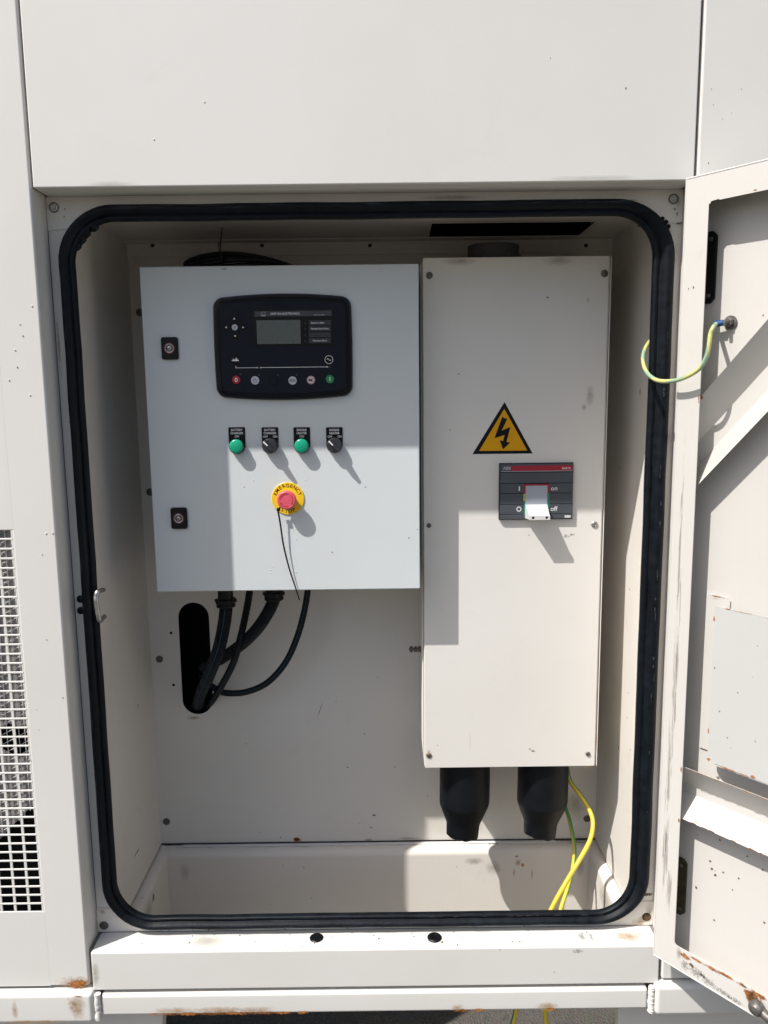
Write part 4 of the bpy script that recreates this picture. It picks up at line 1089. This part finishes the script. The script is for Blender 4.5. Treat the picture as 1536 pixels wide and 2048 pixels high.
# tapered lever thrust out towards the viewer, two round holes in its end
YT = 1466
L0, _ = c5(668, 1170); R0, _ = c5(892, 1170)
ztop0 = c5(780, 1168, YK-1)[1]
tl = at(920+716*300/1536, 780+1290*300/1536, YT); tr = at(920+924*300/1536, 780+1290*300/1536, YT); bl = at(920+724*300/1536, 780+1332*300/1536, YT)
xl, xr = tl.x, tr.x; zt_, zb3 = tl.z, bl.z
holes_ = [circ(xl+(xr-xl)*.17, (zt_+zb3)/2, 2.7, 16), circ(xl+(xr-xl)*.84, (zt_+zb3)/2, 2.7, 16)]
b.prism([(xl, zb3), (xr, zb3), (xr, zt_), (xl, zt_)], holes_, YT, YT+6, WPLAS, XZ, side=WPLAS)
for h_ in holes_: b.prism(h_, [], YT+4.5, YT+5, STKB, XZ)
# body between the tip and the breaker face
vv = [(xl, YT+6, zb3), (xr, YT+6, zb3), (xr, YT+6, zt_), (xl, YT+6, zt_), (L0, YK, zt_-9), (R0, YK, zt_-9), (R0, YK, ztop0), (L0, YK, ztop0)]
b.add(vv, [[0, 1, 5, 4], [1, 2, 6, 5], [2, 3, 7, 6], [3, 0, 4, 7], [4, 5, 6, 7]], WPLAS)
b.build('lever', br, label='white lever in the off position')

# warning sticker
b = MB()
t_, l_, r_2 = at(1009, 804, YB), at(945, 908, YB), at(1065, 907, YB)
A_, B_, C_ = (t_.x, t_.z), (l_.x, (l_.z+r_2.z)/2), (r_2.x, (l_.z+r_2.z)/2)
cen = ((A_[0]+B_[0]+C_[0])/3, (A_[1]+B_[1]+C_[1])/3)
sc = lambda p, k: (cen[0]+(p[0]-cen[0])*k, cen[1]+(p[1]-cen[1])*k)
b.prism([sc(A_, 1.02), sc(B_, 1.02), sc(C_, 1.02)], [], YB-.3, YB, WPLAS, XZ)
b.prism([A_, B_, C_], [], YB-.5, YB-.2, STKB, XZ)
ix = lambda x, y: (lambda q: (q.x, q.z))(at(920+x*300/1536, 780+y*300/1536, YB))
b.prism([ix(453, 192), ix(195, 624), ix(688, 619)], [], YB-.7, YB-.4, YELS, XZ)
b.prism([ix(432, 274), ix(455, 290), ix(485, 292), ix(426, 415), ix(515, 378), ix(476, 532), ix(513, 538), ix(440, 607), ix(405, 512), ix(440, 524), ix(456, 460), ix(352, 494)], [], YB-.9, YB-.6, STKB, XZ)
o = b.build('warning_sticker'); tag(o, 'yellow and black triangular high voltage sticker on the cream breaker box', 'warning sign')

# ------------------------------------------------------------------ earth cables
b = MB()
b.tube([at(1128, 1500, 1620), at(1134, 1535, 1612), at(1141, 1563, 1600), at(1160, 1590, 1580), at(1178, 1618, 1560), at(1186, 1645, 1540), at(1180, 1680, 1520), at(1160, 1718, 1500), at(1132, 1765, 1480), at(1103, 1818, 1460),
        at(1078, 1880, 1440), at(1052, 1945, 1430), at(1036, 2000, 1420), at(1030, 2030, 1415), at(1023, 2060, 1405), at(1022, 2120, 1400), Vector((238, 1385, 180)), Vector((225, 1370, 60)), Vector((205, 1345, 8)), Vector((120, 1270, 5)), Vector((-60, 1180, 5)), Vector((-300, 1150, 5))], 4.8, YG, 14, step=3)
o = b.build('earth_cable'); tag(o, 'yellow and green earth cable with the wider bend, nearest the right wall', 'cable', 'yellow and green earth cables')
b = MB()
b.tube([at(1122, 1530, 1640), at(1126, 1570, 1635), at(1130, 1610, 1625), at(1139, 1640, 1612), at(1147, 1680, 1595), at(1149, 1705, 1580), at(1144, 1745, 1560), at(1134, 1780, 1545), at(1121, 1820, 1520),
        at(1106, 1880, 1490), at(1095, 1945, 1460), at(1090, 2000, 1435), at(1091, 2030, 1425), at(1095, 2060, 1415), at(1105, 2120, 1400), Vector((330, 1390, 180)), Vector((345, 1375, 60)), Vector((340, 1345, 8)), Vector((290, 1270, 5)), Vector((150, 1210, 5)), Vector((-200, 1110, 5))], 4.4, cable_mat('yellow_green_sheath_b', (.66, .50, .02), (.03, .22, .07), .1, .45), 14, step=3)
o = b.build('earth_cable'); tag(o, 'straighter yellow and green earth cable hanging behind the other', 'cable', 'yellow and green earth cables')
# bonding strap to the door
def ond(px, py, w_):
    d = (RIGHT*((px-768)/FPX)+DOWN*((py-1024)/FPX)+fwd); o_ = D(0, 0, w_); t = (o_-CAM).dot(ND)/d.dot(ND); return CAM+d*t
E = thing('bonding_strap', 'faded green and yellow bonding wire looping from the door stud into the compartment', 'wire', ond(1462, 645, -44))
pb = ond(1462, 645, -44.4)
b = MB()
b.tube([at(1330, 650, 1420), at(1310, 672, 1385), at(1297, 686, 1345), at(1287, 706, 1320), at(1287, 728, 1298), at(1296, 748, 1275), at(1316, 761, 1250), at(1345, 762, 1228), at(1372, 754, 1208), at(1398, 738, 1190),
        at(1412, 715, 1182), at(1418, 690, 1180), at(1421, 668, 1181), at(1427, 654, 1184), ond(1432, 648, -30)], 3.3, YG2, 12, step=2)
b.build('wire', E)
b = MB(); b.tube([ond(1430, 648, -30), ond(1447, 645.5, -31)], 4.6, BLUE, 12, smooth=False)
b.tube([ond(1446, 645.5, -31), ond(1454, 645, -34)], 3.4, WPLAS, 10, smooth=False)
b.build('lug', E)
b = MB(); b.lathe([(9, 0), (9, 2), (7, 2.4), (7, 9), (6, 10), (3.4, 10), (3.4, 20), (2.6, 21), (0, 21)], pb, ND, STEELD, 6)
b.lathe([(10.5, 1), (10.5, 2.4), (4, 2.8)], pb, ND, STEELD, 14)
b.build('stud', E)
